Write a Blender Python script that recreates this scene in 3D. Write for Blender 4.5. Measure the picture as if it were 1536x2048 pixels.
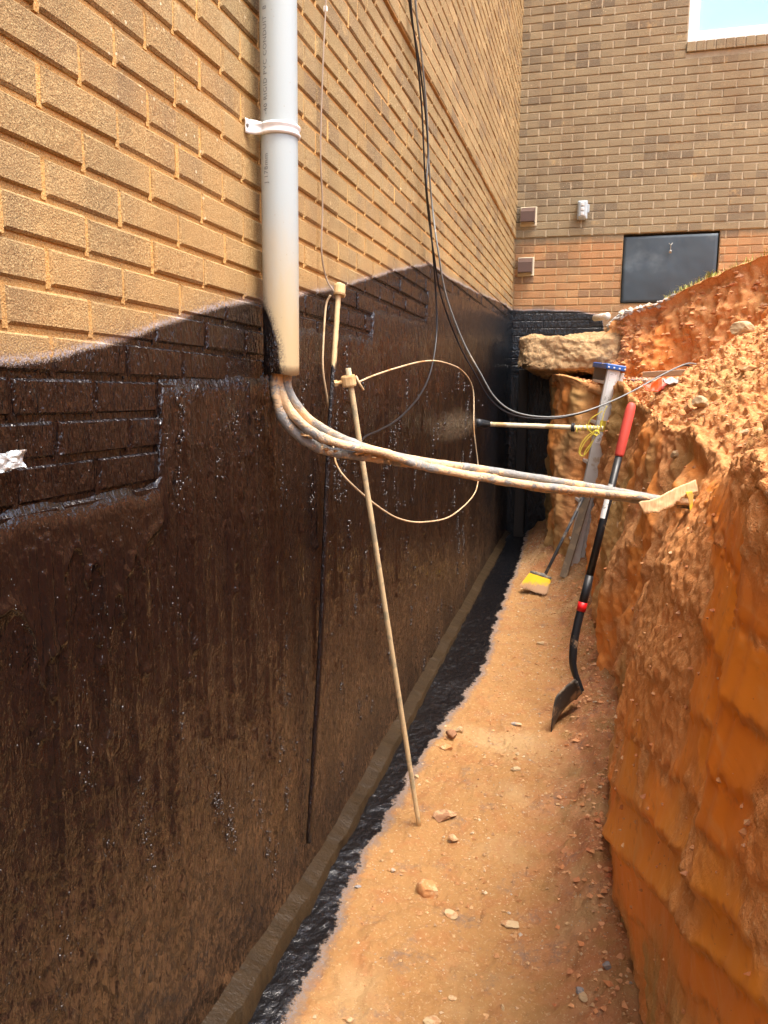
import bpy, math, random
import numpy as np
from mathutils import Vector, Matrix

random.seed(7); RNG = np.random.default_rng(7)
for o in list(bpy.data.objects): bpy.data.objects.remove(o)
S = bpy.context.scene
COL = S.collection

# ------------------------------------------------------------------ camera, sky, sun, exposure
F, YAW, PIT, ROL = 1582.934, .2648, .1459, .0096
fw = np.array([-math.sin(YAW)*math.cos(PIT), math.cos(YAW)*math.cos(PIT), -math.sin(PIT)])
r0 = np.array([math.cos(YAW), math.sin(YAW), 0.]); u0 = np.cross(r0, fw)
rt = r0*math.cos(ROL)+u0*math.sin(ROL); up = -r0*math.sin(ROL)+u0*math.cos(ROL)
CAM = np.array([.8437, 0., 0.])
cd = bpy.data.cameras.new('camera'); cam = bpy.data.objects.new('camera', cd); COL.objects.link(cam)
cd.sensor_fit = 'HORIZONTAL'; cd.sensor_width = 36; cd.lens = F/1536*36; cd.clip_start = .02; cd.clip_end = 500
cam.matrix_world = Matrix(((rt[0], up[0], -fw[0], CAM[0]), (rt[1], up[1], -fw[1], CAM[1]), (rt[2], up[2], -fw[2], CAM[2]), (0, 0, 0, 1)))
S.camera = cam
SUN_EL, SUN_AZ = math.radians(68), math.radians(122)      # azimuth clockwise from +Y
w = bpy.data.worlds.new('World'); S.world = w; w.use_nodes = True
nt = w.node_tree; bg = nt.nodes['Background']; sky = nt.nodes.new('ShaderNodeTexSky')
sky.sky_type = 'NISHITA'; sky.sun_disc = False; sky.sun_elevation = SUN_EL; sky.sun_rotation = SUN_AZ
sky.air_density = 1.0; sky.dust_density = 6.0; sky.ozone_density = .6
nt.links.new(sky.outputs[0], bg.inputs[0]); bg.inputs[1].default_value = .15
sd = bpy.data.lights.new('sun', 'SUN'); sd.energy = .72; sd.angle = math.radians(15); sd.color = (1, .95, .87)
sun = bpy.data.objects.new('sun', sd); COL.objects.link(sun)
sv = Vector((math.sin(SUN_AZ)*math.cos(SUN_EL), math.cos(SUN_AZ)*math.cos(SUN_EL), math.sin(SUN_EL)))
sun.rotation_euler = sv.to_track_quat('Z', 'Y').to_euler(); sun.location = (6, -3, 9)
S.view_settings.view_transform = 'Standard'; S.view_settings.look = 'None'
S.view_settings.gamma = 1; S.view_settings.use_curve_mapping = False
S.view_settings.exposure = 1.86
S.render.engine = 'CYCLES'

# ------------------------------------------------------------------ measuring: a sight line cut by a plane or a distance
def ray(x, y): return fw*F + rt*(x-768) + up*(1024-y)
def hit(x, y, ax, val):
    v = ray(x, y); return CAM + (val-CAM[ax])/v[ax]*v
def atY(x, y, Y): return hit(x, y, 1, Y)
def hitplane(x, y, p0, n):
    v = ray(x, y); n = np.array(n); return CAM + (n@(np.array(p0)-CAM))/(n@v)*v
def zfloor0(y): return np.interp(y, [-3, 0, 1.5, 2.35, 3.6, 6.5, 7.6], [-1.55, -1.55, -1.55, -1.54, -1.49, -1.34, -1.30])
def floorpt(x, y):
    t = 4.
    for _ in range(60): h = hit(x, y, 2, float(zfloor0(t))); t = .5*t+.5*h[1]
    return h
def project(P):
    v = P-CAM; z = v@fw; return 768+F*(v@rt)/z, 1024-F*(v@up)/z, z

# ------------------------------------------------------------------ noise on arrays
def _h(i, j, k, s):
    n = (i*374761393 + j*668265263 + k*2147483647 + s*1274126177) & 0xFFFFFFFF
    n = ((n ^ (n >> 13))*1274126177) & 0xFFFFFFFF
    n = ((n ^ (n >> 15))*2246822519) & 0xFFFFFFFF
    return ((n ^ (n >> 16)) & 0xFFFFFF)/16777215.
def vn(P, s=0):
    I = np.floor(P).astype(np.int64); f = P-I; f = f*f*f*(f*(f*6-15)+10)
    r = 0
    for a in (0, 1):
        for b in (0, 1):
            for c in (0, 1):
                wt = (f[:, 0] if a else 1-f[:, 0])*(f[:, 1] if b else 1-f[:, 1])*(f[:, 2] if c else 1-f[:, 2])
                r = r + wt*_h(I[:, 0]+a, I[:, 1]+b, I[:, 2]+c, s)
    return r*2-1
def fbm(P, sc, o=4, s=0, g=.5):
    r = 0; a = 1; t = 0
    for i in range(o): r = r+a*vn(P*sc+17.3*i, s+i); t += a; a *= g; sc = sc*2.03
    return r/t
def worley(P, s=0):
    I = np.floor(P).astype(np.int64); d = np.full(len(P), 9.)
    for a in (-1, 0, 1):
        for b in (-1, 0, 1):
            for c in (-1, 0, 1):
                J = I+np.array([a, b, c]); q = np.stack([_h(J[:, 0], J[:, 1], J[:, 2], s+k) for k in (1, 2, 3)], 1)
                d = np.minimum(d, ((J+q-P)**2).sum(1))
    return np.sqrt(d)
def sst(a, b, x):
    t = np.clip((x-a)/(b-a), 0, 1); return t*t*(3-2*t)

# ------------------------------------------------------------------ objects
def tag(o, label=None, cat=None, group=None, kind=None):
    if label: o['label'] = label
    if cat: o['category'] = cat
    if group: o['group'] = group
    if kind: o['kind'] = kind
    return o
def empty(name, loc, label, cat, group=None):
    o = bpy.data.objects.new(name, None); COL.objects.link(o); o.location = loc; o.empty_display_size = .05
    return tag(o, label, cat, group)
def link(name, me, mat, parent=None):
    o = bpy.data.objects.new(name, me); COL.objects.link(o)
    if mat is not None and not me.materials: me.materials.append(mat)
    if parent is not None:
        o.parent = parent
        b = Vector((0, 0, 0)); q = parent
        while q: b += q.location; q = q.parent
        o.location = -b
    return o
def npmesh(name, V, Q, smooth=True, attrs=None):
    V = np.asarray(V, float); Q = np.asarray(Q, np.int32); me = bpy.data.meshes.new(name)
    me.vertices.add(len(V)); me.vertices.foreach_set('co', V.ravel())
    k = Q.shape[1]; me.loops.add(Q.size); me.loops.foreach_set('vertex_index', Q.ravel())
    me.polygons.add(len(Q)); me.polygons.foreach_set('loop_start', np.arange(0, Q.size, k, dtype=np.int32))
    me.polygons.foreach_set('use_smooth', np.full(len(Q), smooth)); me.update(calc_edges=True)
    for n, a in (attrs or {}).items():
        at = me.attributes.new(n, 'FLOAT', 'POINT'); at.data.foreach_set('value', np.asarray(a, np.float32))
    return me
def gridq(n, m):
    i = np.arange(n-1)[:, None]*m + np.arange(m-1)[None, :]
    i = i.ravel(); return np.stack([i, i+1, i+m+1, i+m], 1)
class MB:
    """collects shapes; build() links them as one mesh object"""
    def __init__(s): s.v = []; s.f = []
    def add(s, V, Fc):
        b = len(s.v); s.v += [tuple(map(float, p)) for p in V]; s.f += [tuple(int(i)+b for i in f) for f in Fc]; return s
    def box(s, lo, hi, M=None, bev=0):
        (a, b, c), (d, e, f) = lo, hi
        if bev:
            V = []; g = bev
            for X, Y, Z in [(x, y, z) for x in (0, 1) for y in (0, 1) for z in (0, 1)]:
                p = [(a, d)[X], (b, e)[Y], (c, f)[Z]]; q = [(1, -1)[X]*g, (1, -1)[Y]*g, (1, -1)[Z]*g]
                for k in range(3): V.append([p[i] if i == k else p[i]+q[i] for i in range(3)])
            import itertools
            I = lambda X, Y, Z, k: (X*4+Y*2+Z)*3+k
            Fc = []
            for X in (0, 1): Fc.append([I(X, 0, 0, 0), I(X, 1, 0, 0), I(X, 1, 1, 0), I(X, 0, 1, 0)][::1 if X else -1])
            for Y in (0, 1): Fc.append([I(0, Y, 0, 1), I(0, Y, 1, 1), I(1, Y, 1, 1), I(1, Y, 0, 1)][::1 if Y else -1])
            for Z in (0, 1): Fc.append([I(0, 0, Z, 2), I(1, 0, Z, 2), I(1, 1, Z, 2), I(0, 1, Z, 2)][::1 if Z else -1])
            for Y in (0, 1):
                for Z in (0, 1): Fc.append([I(0, Y, Z, 1), I(1, Y, Z, 1), I(1, Y, Z, 2), I(0, Y, Z, 2)])
            for X in (0, 1):
                for Z in (0, 1): Fc.append([I(X, 0, Z, 0), I(X, 1, Z, 0), I(X, 1, Z, 2), I(X, 0, Z, 2)])
            for X in (0, 1):
                for Y in (0, 1): Fc.append([I(X, Y, 0, 0), I(X, Y, 1, 0), I(X, Y, 1, 1), I(X, Y, 0, 1)])
            for X in (0, 1):
                for Y in (0, 1):
                    for Z in (0, 1): Fc.append([I(X, Y, Z, 0), I(X, Y, Z, 1), I(X, Y, Z, 2)])
        else:
            V = [(x, y, z) for x in (a, d) for y in (b, e) for z in (c, f)]
            Fc = [(0, 1, 3, 2), (4, 6, 7, 5), (0, 4, 5, 1), (2, 3, 7, 6), (0, 2, 6, 4), (1, 5, 7, 3)]
        if M is not None: V = [M @ Vector(p) for p in V]
        return s.add(V, Fc)
    def build(s, name, mat, parent=None, smooth=False):
        me = bpy.data.meshes.new(name); me.from_pydata(s.v, [], s.f)
        import bmesh
        bm = bmesh.new(); bm.from_mesh(me); bmesh.ops.recalc_face_normals(bm, faces=bm.faces); bm.to_mesh(me); bm.free()
        me.polygons.foreach_set('use_smooth', [smooth]*len(me.polygons)); me.update()
        return link(name, me, mat, parent)
def spline(pts, n=8):
    P = [np.array(p, float) for p in pts]; P = [2*P[0]-P[1]]+P+[2*P[-1]-P[-2]]; out = []
    for i in range(1, len(P)-2):
        for k in range(n):
            t = k/n; a, b, c, d = P[i-1:i+3]
            out.append(.5*((2*b)+(c-a)*t+(2*a-5*b+4*c-d)*t*t+(3*b-a-3*c+d)*t**3))
    out.append(P[-2]); return np.array(out)
def tube(mb, pts, r, seg=12, cap=True, lump=0, lsc=60, seed=0):
    P = np.array(pts, float); n = len(P); T = np.gradient(P, axis=0); T /= np.linalg.norm(T, axis=1)[:, None]+1e-12
    R = np.full(n, r, float) if np.isscalar(r) else np.array(r, float)
    a = np.array([0, 0, 1.]) if abs(T[0][2]) < .9 else np.array([1., 0, 0]); N = np.cross(T[0], a); N /= np.linalg.norm(N)
    V = []
    for i in range(n):
        N = N-T[i]*(N@T[i]); N /= np.linalg.norm(N); B = np.cross(T[i], N)
        for k in range(seg):
            th = 2*math.pi*k/seg; V.append(P[i]+R[i]*(math.cos(th)*N+math.sin(th)*B))
    V = np.array(V)
    if lump:
        d = V-np.repeat(P, seg, 0); m = fbm(V, lsc, 3, seed); V = V+d/np.linalg.norm(d, axis=1)[:, None]*(np.maximum(m+.1, 0)*lump)[:, None]
    Fc = [(i*seg+k, i*seg+(k+1) % seg, (i+1)*seg+(k+1) % seg, (i+1)*seg+k) for i in range(n-1) for k in range(seg)]
    if cap: Fc += [tuple(range(seg))[::-1], tuple(range((n-1)*seg, n*seg))]
    return mb.add(V, Fc)
def frame(o, z, x):
    z = Vector(z).normalized(); x = Vector(x); x = (x-z*x.dot(z)).normalized(); y = z.cross(x)
    return Matrix(((x.x, y.x, z.x, o[0]), (x.y, y.y, z.y, o[1]), (x.z, y.z, z.z, o[2]), (0, 0, 0, 1)))

# ------------------------------------------------------------------ materials
class MT:
    def __init__(s, name):
        s.m = bpy.data.materials.new(name); s.m.use_nodes = True; s.t = s.m.node_tree
        for n in list(s.t.nodes): s.t.nodes.remove(n)
        s.out = s.t.nodes.new('ShaderNodeOutputMaterial'); s._pos = None
    def n(s, typ, **kw):
        x = s.t.nodes.new('ShaderNode'+typ)
        for k, v in kw.items(): setattr(x, k, v)
        return x
    def put(s, inp, v):
        if isinstance(v, bpy.types.NodeSocket): s.t.links.new(v, inp)
        elif v is not None:
            if inp.type == 'RGBA' and len(v) == 3: v = (*v, 1)
            inp.default_value = v
    @property
    def pos(s):
        if s._pos is None: s._pos = s.n('NewGeometry').outputs['Position']
        return s._pos
    def sep(s, v=None):
        x = s.n('SeparateXYZ'); s.put(x.inputs[0], v or s.pos); return x.outputs
    def comb(s, a, b, c):
        x = s.n('CombineXYZ')
        for i, v in enumerate((a, b, c)): s.put(x.inputs[i], v)
        return x.outputs[0]
    def ma(s, op, a, b=None, c=None, clamp=False):
        x = s.n('Math', operation=op, use_clamp=clamp)
        for i, v in enumerate((a, b, c)):
            if v is not None: s.put(x.inputs[i], v)
        return x.outputs[0]
    def noise(s, sc, det=3, rough=.55, vec=None, stretch=None, dist=0, col=False):
        v = vec or s.pos
        if stretch:
            q = s.n('VectorMath', operation='MULTIPLY'); s.put(q.inputs[0], v); q.inputs[1].default_value = stretch; v = q.outputs[0]
        x = s.n('TexNoise'); s.put(x.inputs['Vector'], v); x.inputs['Scale'].default_value = sc
        x.inputs['Detail'].default_value = det; x.inputs['Roughness'].default_value = rough; x.inputs['Distortion'].default_value = dist
        return x.outputs['Color' if col else 'Fac']
    def vor(s, sc, vec=None, feat='F1'):
        x = s.n('TexVoronoi', feature=feat); s.put(x.inputs['Vector'], vec or s.pos); x.inputs['Scale'].default_value = sc
        return x.outputs
    def ramp(s, v, pts, ease=False):
        x = s.n('ValToRGB'); s.put(x.inputs[0], v); cr = x.color_ramp
        if ease: cr.interpolation = 'EASE'
        while len(cr.elements) > 1: cr.elements.remove(cr.elements[-1])
        for i, (p, c) in enumerate(pts):
            e = cr.elements[0] if i == 0 else cr.elements.new(p)
            e.position = p; e.color = (c, c, c, 1) if np.isscalar(c) else (*c, 1)
        return x.outputs[0]
    def rng(s, v, a, b, c=0., d=1., smooth=True):
        x = s.n('MapRange', interpolation_type='SMOOTHSTEP' if smooth else 'LINEAR')
        for k, q in zip(('Value', 'From Min', 'From Max', 'To Min', 'To Max'), (v, a, b, c, d)): s.put(x.inputs[k], q)
        return x.outputs[0]
    def mix(s, f, a, b, mode='MIX'):
        x = s.n('Mix', data_type='RGBA', blend_type=mode); s.put(x.inputs[0], f); s.put(x.inputs[6], a); s.put(x.inputs[7], b)
        return x.outputs[2]
    def attr(s, name):
        return s.n('Attribute', attribute_name=name).outputs['Fac']
    def curve(s, v, pts, lo, hi):
        """piecewise linear function of v; pts are (v, value) with v in lo..hi"""
        x = s.n('FloatCurve'); t = s.rng(v, lo, hi, smooth=False); s.put(x.inputs['Value'], t)
        vs = [p[1] for p in pts]; a, b = min(vs)-.01, max(vs)+.01
        c = x.mapping.curves[0]; P = [((p-lo)/(hi-lo), (q-a)/(b-a)) for p, q in pts]
        while len(c.points) > 2: c.points.remove(c.points[-1])
        c.points[0].location = P[0]; c.points[1].location = P[-1]
        for p in P[1:-1]: c.points.new(*p)
        for p in c.points: p.handle_type = 'VECTOR'
        x.mapping.update()
        return s.rng(x.outputs[0], 0., 1., a, b, smooth=False)
    def bump(s, h, st, dist=.002, nrm=None):
        x = s.n('Bump'); x.inputs['Strength'].default_value = st; x.inputs['Distance'].default_value = dist
        s.put(x.inputs['Height'], h); s.put(x.inputs['Normal'], nrm); return x.outputs[0]
    def bsdf(s, col, rough=.8, nrm=None, metal=0., spec=.5, trans=0., ior=1.45, coat=0.):
        x = s.n('BsdfPrincipled'); s.put(x.inputs['Base Color'], col); s.put(x.inputs['Roughness'], rough)
        s.put(x.inputs['Normal'], nrm); s.put(x.inputs['Metallic'], metal); s.put(x.inputs['Specular IOR Level'], spec)
        s.put(x.inputs['Transmission Weight'], trans); s.put(x.inputs['IOR'], ior); s.put(x.inputs['Coat Weight'], coat)
        return x.outputs[0]
    def mixsh(s, f, a, b):
        x = s.n('MixShader'); s.put(x.inputs[0], f); s.put(x.inputs[1], a); s.put(x.inputs[2], b); return x.outputs[0]
    def done(s, sh): s.t.links.new(sh, s.out.inputs[0]); return s.m
    def bitumen(s, stretch=(1, 1, .35), fine=170, st=.8, kill=None):
        n1 = s.noise(fine*.28, 3, .6, stretch=stretch, dist=.6); n2 = s.noise(fine, 2, .6, stretch=stretch, dist=.3)
        big = s.noise(2.2, 3, .6)
        h = s.ma('ADD', s.ma('MULTIPLY', n1, 1.5), s.ma('MULTIPLY', n2, .6))
        sp = s.vor(75)[0]; dots = s.rng(sp, .0, .16, 1., 0.)
        keep = s.rng(s.noise(9, 2), .5, .62)
        h = s.ma('ADD', h, s.ma('MULTIPLY', s.ma('MULTIPLY', dots, keep), .7))
        nb = s.bump(h, 1., .0075*st)
        if kill is not None: nb = s.bump(s.ma('MULTIPLY', h, kill), 1., .0075*st)
        rough = s.rng(s.noise(5, 3), .35, .7, .07, .15)
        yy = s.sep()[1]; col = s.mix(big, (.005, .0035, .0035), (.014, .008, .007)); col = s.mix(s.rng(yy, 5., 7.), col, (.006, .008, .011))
        return s.bsdf(col, rough, nb, spec=.78)

def plain(name, col, rough=.5, metal=0., dirt=None, bumpsc=None, st=.3, spec=.5, dsc=9, dlo=.5, dhi=.62, coat=0.):
    m = MT(name); c = col
    v = m.noise(dsc*4, 3); c = m.mix(m.ma('MULTIPLY', v, .35), c, tuple(x*.6 for x in col))
    if dirt: c = m.mix(m.rng(m.noise(dsc, 5, .65), dlo, dhi), c, dirt)
    nb = m.bump(m.noise(bumpsc, 3), st, .002) if bumpsc else None
    r = m.rng(m.noise(dsc*2, 3), .3, .7, rough*.8, min(1, rough*1.25)) if rough < .9 else rough
    return m.done(m.bsdf(c, r, nb, metal, spec, coat=coat))

# spray line on the long wall: (y along the wall, height)
SPRAY = [(-3, .03)]+[(float(h[1]), float(h[2])) for h in (hit(x, y, 0, 0) for x, y in
        [(0, 735), (100, 720), (250, 684), (340, 642), (430, 618), (490, 606), (520, 604), (592, 592), (670, 578), (745, 556), (792, 541), (862, 529), (900, 558), (960, 588), (1012, 610)])]+[(8, .80)]
SPRAYF = [(-1, .80), (.0, .80), (.25, .795), (.6, .775), (.78, .745), (.84, .66), (.86, .0), (7, -.1)]
MOD, CRS = .2032, .0674
ZA = .4985; ZL = ZA+14*CRS; YF = 7.6293

def wallmask(m, axis, soft=.006):
    x = m.sep(); u = x[1] if axis == 'y' else x[0]; z = x[2]
    b = m.curve(u, SPRAY, -3., 8.) if axis == 'y' else m.curve(u, SPRAYF, -1., 7.)
    nz = m.ma('ADD', m.ma('MULTIPLY', m.ma('SUBTRACT', m.noise(5, 2), .5), .022), m.ma('MULTIPLY', m.ma('SUBTRACT', m.noise(420, 2), .5), .022))
    d = m.ma('SUBTRACT', m.ma('ADD', b, nz), z)
    return m.rng(d, -soft, soft), d, u, z

def brick_mat(axis, mortar=False):
    m = MT('brick_'+axis+('_mortar' if mortar else '')); mask, d, u, z = wallmask(m, axis)
    if not mortar:
        row = m.ma('FLOOR', m.ma('DIVIDE', m.ma('SUBTRACT', z, ZA), CRS))
        off = m.ma('MULTIPLY', m.ma('MODULO', m.ma('ABSOLUTE', row), 2.), .5)
        u0 = 1.0992 if axis == 'y' else .1819
        cx = m.ma('FLOOR', m.ma('ADD', m.ma('DIVIDE', m.ma('SUBTRACT', u, u0), MOD), off))
        wn = m.n('TexWhiteNoise', noise_dimensions='2D'); m.put(wn.inputs['Vector'], m.comb(cx, row, 0.)); r = wn.outputs['Value']
        base = m.ramp(r, [(0, (.24, .17, .085)), (.3, (.31, .225, .11)), (.55, (.28, .20, .10)), (.75, (.36, .265, .135)), (.9, (.22, .16, .09)), (1, (.19, .14, .085))])
        if axis == 'x': base = m.mix(.75, base, m.ramp(r, [(0, (.225, .19, .125)), (.3, (.27, .23, .15)), (.6, (.24, .205, .135)), (.8, (.19, .165, .115)), (1, (.14, .122, .09))]))
    else:
        base = m.mix(m.noise(30, 3), (.34, .28, .19), (.50, .44, .32)) if axis == 'x' else m.mix(m.noise(30, 3), (.38, .24, .12), (.52, .36, .19))
    # clay dust splashed on the lower courses, in vertical runs
    runs = m.noise(7, 4, .6, stretch=(1, 1, .25)); pat = m.noise(2.1, 3, .6)
    lev = m.rng(z, .1, 1.5 if axis == 'y' else 1.62, .34, -.16, smooth=False)
    if axis == 'x':
        lev = m.rng(z, 1.34, 1.50, .34, -.25); clay_x = m.ramp(r, [(0, (.52, .25, .10)), (.3, (.46, .20, .075)), (.55, (.56, .29, .12)), (.8, (.33, .17, .08)), (1, (.28, .16, .09))]) if not mortar else None
    s = m.ma('ADD', m.ma('ADD', m.ma('MULTIPLY', runs, .6), m.ma('MULTIPLY', pat, .5)), lev)
    clay = m.mix(m.noise(14, 3), (.46, .25, .09), (.53, .335, .13))
    amt = m.rng(s, .50, .95, 0., .72 if not mortar else .9) if axis == 'y' or not mortar else m.rng(s, .5, .95, 0., .6)
    if axis == 'y' and mortar: base = m.mix(m.rng(z, .9, 1.8), (.66, .38, .13), base)
    if axis == 'x' and not mortar: clay = clay_x
    colr = m.mix(amt, base, clay if not mortar or axis == 'x' else m.mix(.7, clay, (.66, .36, .11)))
    dark = m.noise(4, 4, .65, stretch=(1.2, 1.2, .3)); colr = m.mix(m.rng(dark, .52, .75, 0., .38), colr, (.15, .10, .06))
    st_ = m.noise(1.3, 5, .65, stretch=(1, 1, .7)); colr = m.mix(m.rng(st_, .50, .68, 0., .32), colr, (.17, .105, .055)); colr = m.mix(m.rng(m.noise(5.5, 5, .7), .60, .74, 0., .5), colr, (.62, .43, .19))
    g = m.noise(330, 2, .7); colr = m.mix(m.rng(g, .52, .68, 0., .6), colr, (.68, .53, .27) if axis == 'y' else (.45, .36, .23)); colr = m.mix(m.rng(g, .32, .47, .6, 0.), colr, (.12, .065, .03))
    splat = m.ma('MULTIPLY', m.rng(m.vor(38)[0], .06, .16, 1., 0.), m.rng(m.noise(2.3, 2), .53, .63)); colr = m.mix(splat, colr, (.66, .55, .36))
    smear = m.ma('MULTIPLY', m.rng(m.noise(26, 5, .7, stretch=(1, 1, .55)), .62, .70), m.rng(m.noise(3.1, 2), .5, .6)); colr = m.mix(m.ma('MULTIPLY', smear, .6), colr, (.60, .46, .24))
    nb = m.bump(m.ma('ADD', m.ma('MULTIPLY', g, .8), m.noise(60, 4, .6)), .85, .0035)
    A = m.bsdf(colr, .9, nb, spec=.2)
    # dark speckled overspray and a thin pale bluish rim just above the line
    fr = m.ma('MULTIPLY', m.rng(d, -.055, -.005), m.rng(m.noise(300, 1), .42, .60)); A2 = m.bsdf((.10, .085, .09), .45, nb)
    A = m.mixsh(m.ma('MULTIPLY', fr, .45), A, A2)
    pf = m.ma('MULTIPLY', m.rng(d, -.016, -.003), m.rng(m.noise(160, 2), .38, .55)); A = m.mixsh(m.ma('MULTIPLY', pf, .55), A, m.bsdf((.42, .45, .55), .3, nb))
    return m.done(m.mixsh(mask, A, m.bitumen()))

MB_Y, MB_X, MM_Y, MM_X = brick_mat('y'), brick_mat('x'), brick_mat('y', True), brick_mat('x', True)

def parge_mat():
    m = MT('bitumen_on_render'); mask, d, u, z = wallmask(m, 'y')
    A = m.bsdf((.55, .36, .19), .9, m.bump(m.noise(120, 3), .5))
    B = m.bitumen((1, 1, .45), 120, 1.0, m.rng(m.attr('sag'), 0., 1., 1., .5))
    # dry dusty overspray patch beside the strut
    dy = m.ma('DIVIDE', m.ma('SUBTRACT', u, 4.75), .95); dz = m.ma('DIVIDE', m.ma('SUBTRACT', z, -.17), .11)
    rr = m.ma('ADD', m.ma('MULTIPLY', dy, dy), m.ma('MULTIPLY', dz, dz))
    dust = m.ma('MULTIPLY', m.rng(rr, 0., 1., .28, 0.), m.rng(m.noise(230, 1), .46, .58))
    D = m.bsdf((.36, .27, .17), .8)
    # clay bank's reflection painted as a tan tint on the lower coating
    cl = m.ma('MULTIPLY', m.ma('MULTIPLY', m.rng(z, -1.3, -.35, 1., 0.), m.rng(m.noise(3.2, 4, .6), .36, .64, .35, 1.)), m.rng(m.noise(70, 5, .75, stretch=(1, 1, .6), dist=.8), .40, .60, .0, .34))
    B = m.mixsh(cl, B, m.bsdf((.25, .135, .065), .35, m.bump(m.noise(90, 3, stretch=(1, 1, .6)), 1., .006)))
    B = m.mixsh(dust, B, D)
    return m.done(m.mixsh(mask, A, B))
M_PARGE = parge_mat()

def soil_mat():
    m = MT('clay_bank'); sm = m.attr('smooth'); tn = m.attr('tan')
    n = m.noise(6, 5, .65); f = m.noise(120, 4, .65)
    crumb = m.mix(n, (.56, .215, .065), (.70, .36, .145)); crumb = m.mix(m.rng(f, .5, .75, 0., .7), crumb, (.82, .56, .30))
    crumb = m.mix(m.rng(m.noise(17, 4), .55, .7, 0., .55), crumb, (.50, .15, .05))
    sl = m.mix(m.noise(3, 3, stretch=(1, .6, 2)), (.78, .215, .016), (.84, .30, .035))
    hu = m.attr('hue'); sl = m.mix(m.rng(hu, .55, .9, 0., .75), sl, (.78, .30, .03)); sl = m.mix(m.rng(hu, .35, .0, 0., .7), sl, (.60, .17, .02))
    strk = m.noise(55, 3, .6, stretch=(1, .12, 1)); sl = m.mix(m.rng(strk, .52, .75, 0., .28), sl, (.80, .45, .18))
    sl = m.mix(m.rng(m.noise(33, 3, .6, stretch=(1, .4, 1)), .60, .70, 0., .45), sl, (.42, .13, .04))
    col = m.mix(sm, crumb, sl)
    tan = m.mix(m.noise(28, 4, .65, stretch=(1, 1, .4)), (.38, .22, .07), (.60, .40, .17)); tan = m.mix(m.rng(m.noise(40, 3, .6, stretch=(1, 1, .3)), .62, .72, 0., .7), tan, (.78, .66, .47))
    col = m.mix(tn, col, tan)
    nb = m.bump(m.ma('ADD', f, m.ma('MULTIPLY', m.noise(320, 2), .5)), .9, .006)
    nb2 = m.bump(strk, .35, .003)
    vm = m.n('Mix', data_type='VECTOR'); m.put(vm.inputs[0], sm); m.put(vm.inputs[4], nb); m.put(vm.inputs[5], nb2)
    return m.done(m.bsdf(col, m.rng(sm, 0., 1., .95, .6), vm.outputs[1], spec=.3))
M_SOIL = soil_mat()

def floor_mat():
    m = MT('trench_floor'); ct = m.attr('coat')
    n = m.noise(3.5, 5, .65); f = m.noise(95, 5, .7)
    e_ = m.attr('toe'); c = m.mix(n, (.295, .145, .052), (.385, .220, .085)); c = m.mix(m.ma('MULTIPLY', e_, m.rng(m.noise(9, 4), .35, .6)), c, (.42, .18, .08)); c = m.mix(m.rng(m.noise(13, 4), .5, .68, 0., .5), c, (.32, .13, .05))
    c = m.mix(m.rng(f, .55, .72, 0., .8), c, (.58, .41, .23)); c = m.mix(m.rng(f, .30, .44, .6, 0.), c, (.34, .15, .06)); c = m.mix(m.rng(m.noise(1.7, 3), .52, .66, 0., .6), c, (.44, .30, .15))
    c = m.mix(m.rng(m.vor(60)[0], .05, .15, .5, 0.), c, (.30, .15, .08))
    d = m.ma('ADD', ct, m.ma('ADD', m.ma('MULTIPLY', m.ma('SUBTRACT', m.noise(60, 4, .7), .5), .6), m.ma('MULTIPLY', m.ma('SUBTRACT', m.noise(9, 3), .5), .9)))
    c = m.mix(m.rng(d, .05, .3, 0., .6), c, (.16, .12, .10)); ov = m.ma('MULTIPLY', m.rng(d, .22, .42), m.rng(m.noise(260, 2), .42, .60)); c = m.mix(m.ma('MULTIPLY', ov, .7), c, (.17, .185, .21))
    A = m.bsdf(c, .93, m.bump(m.ma('ADD', f, m.ma('MULTIPLY', m.noise(300, 2), .5)), 1., .006), spec=.25)
    h = m.ma('ADD', m.noise(42, 4, .7, dist=.8), m.ma('MULTIPLY', m.noise(170, 2), .3))
    B = m.bsdf((.005, .005, .006), .07, m.bump(h, 1., .0045), spec=1.)
    return m.done(m.mixsh(m.rng(d, .42, .56), A, B))
M_FLOOR = floor_mat()

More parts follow.
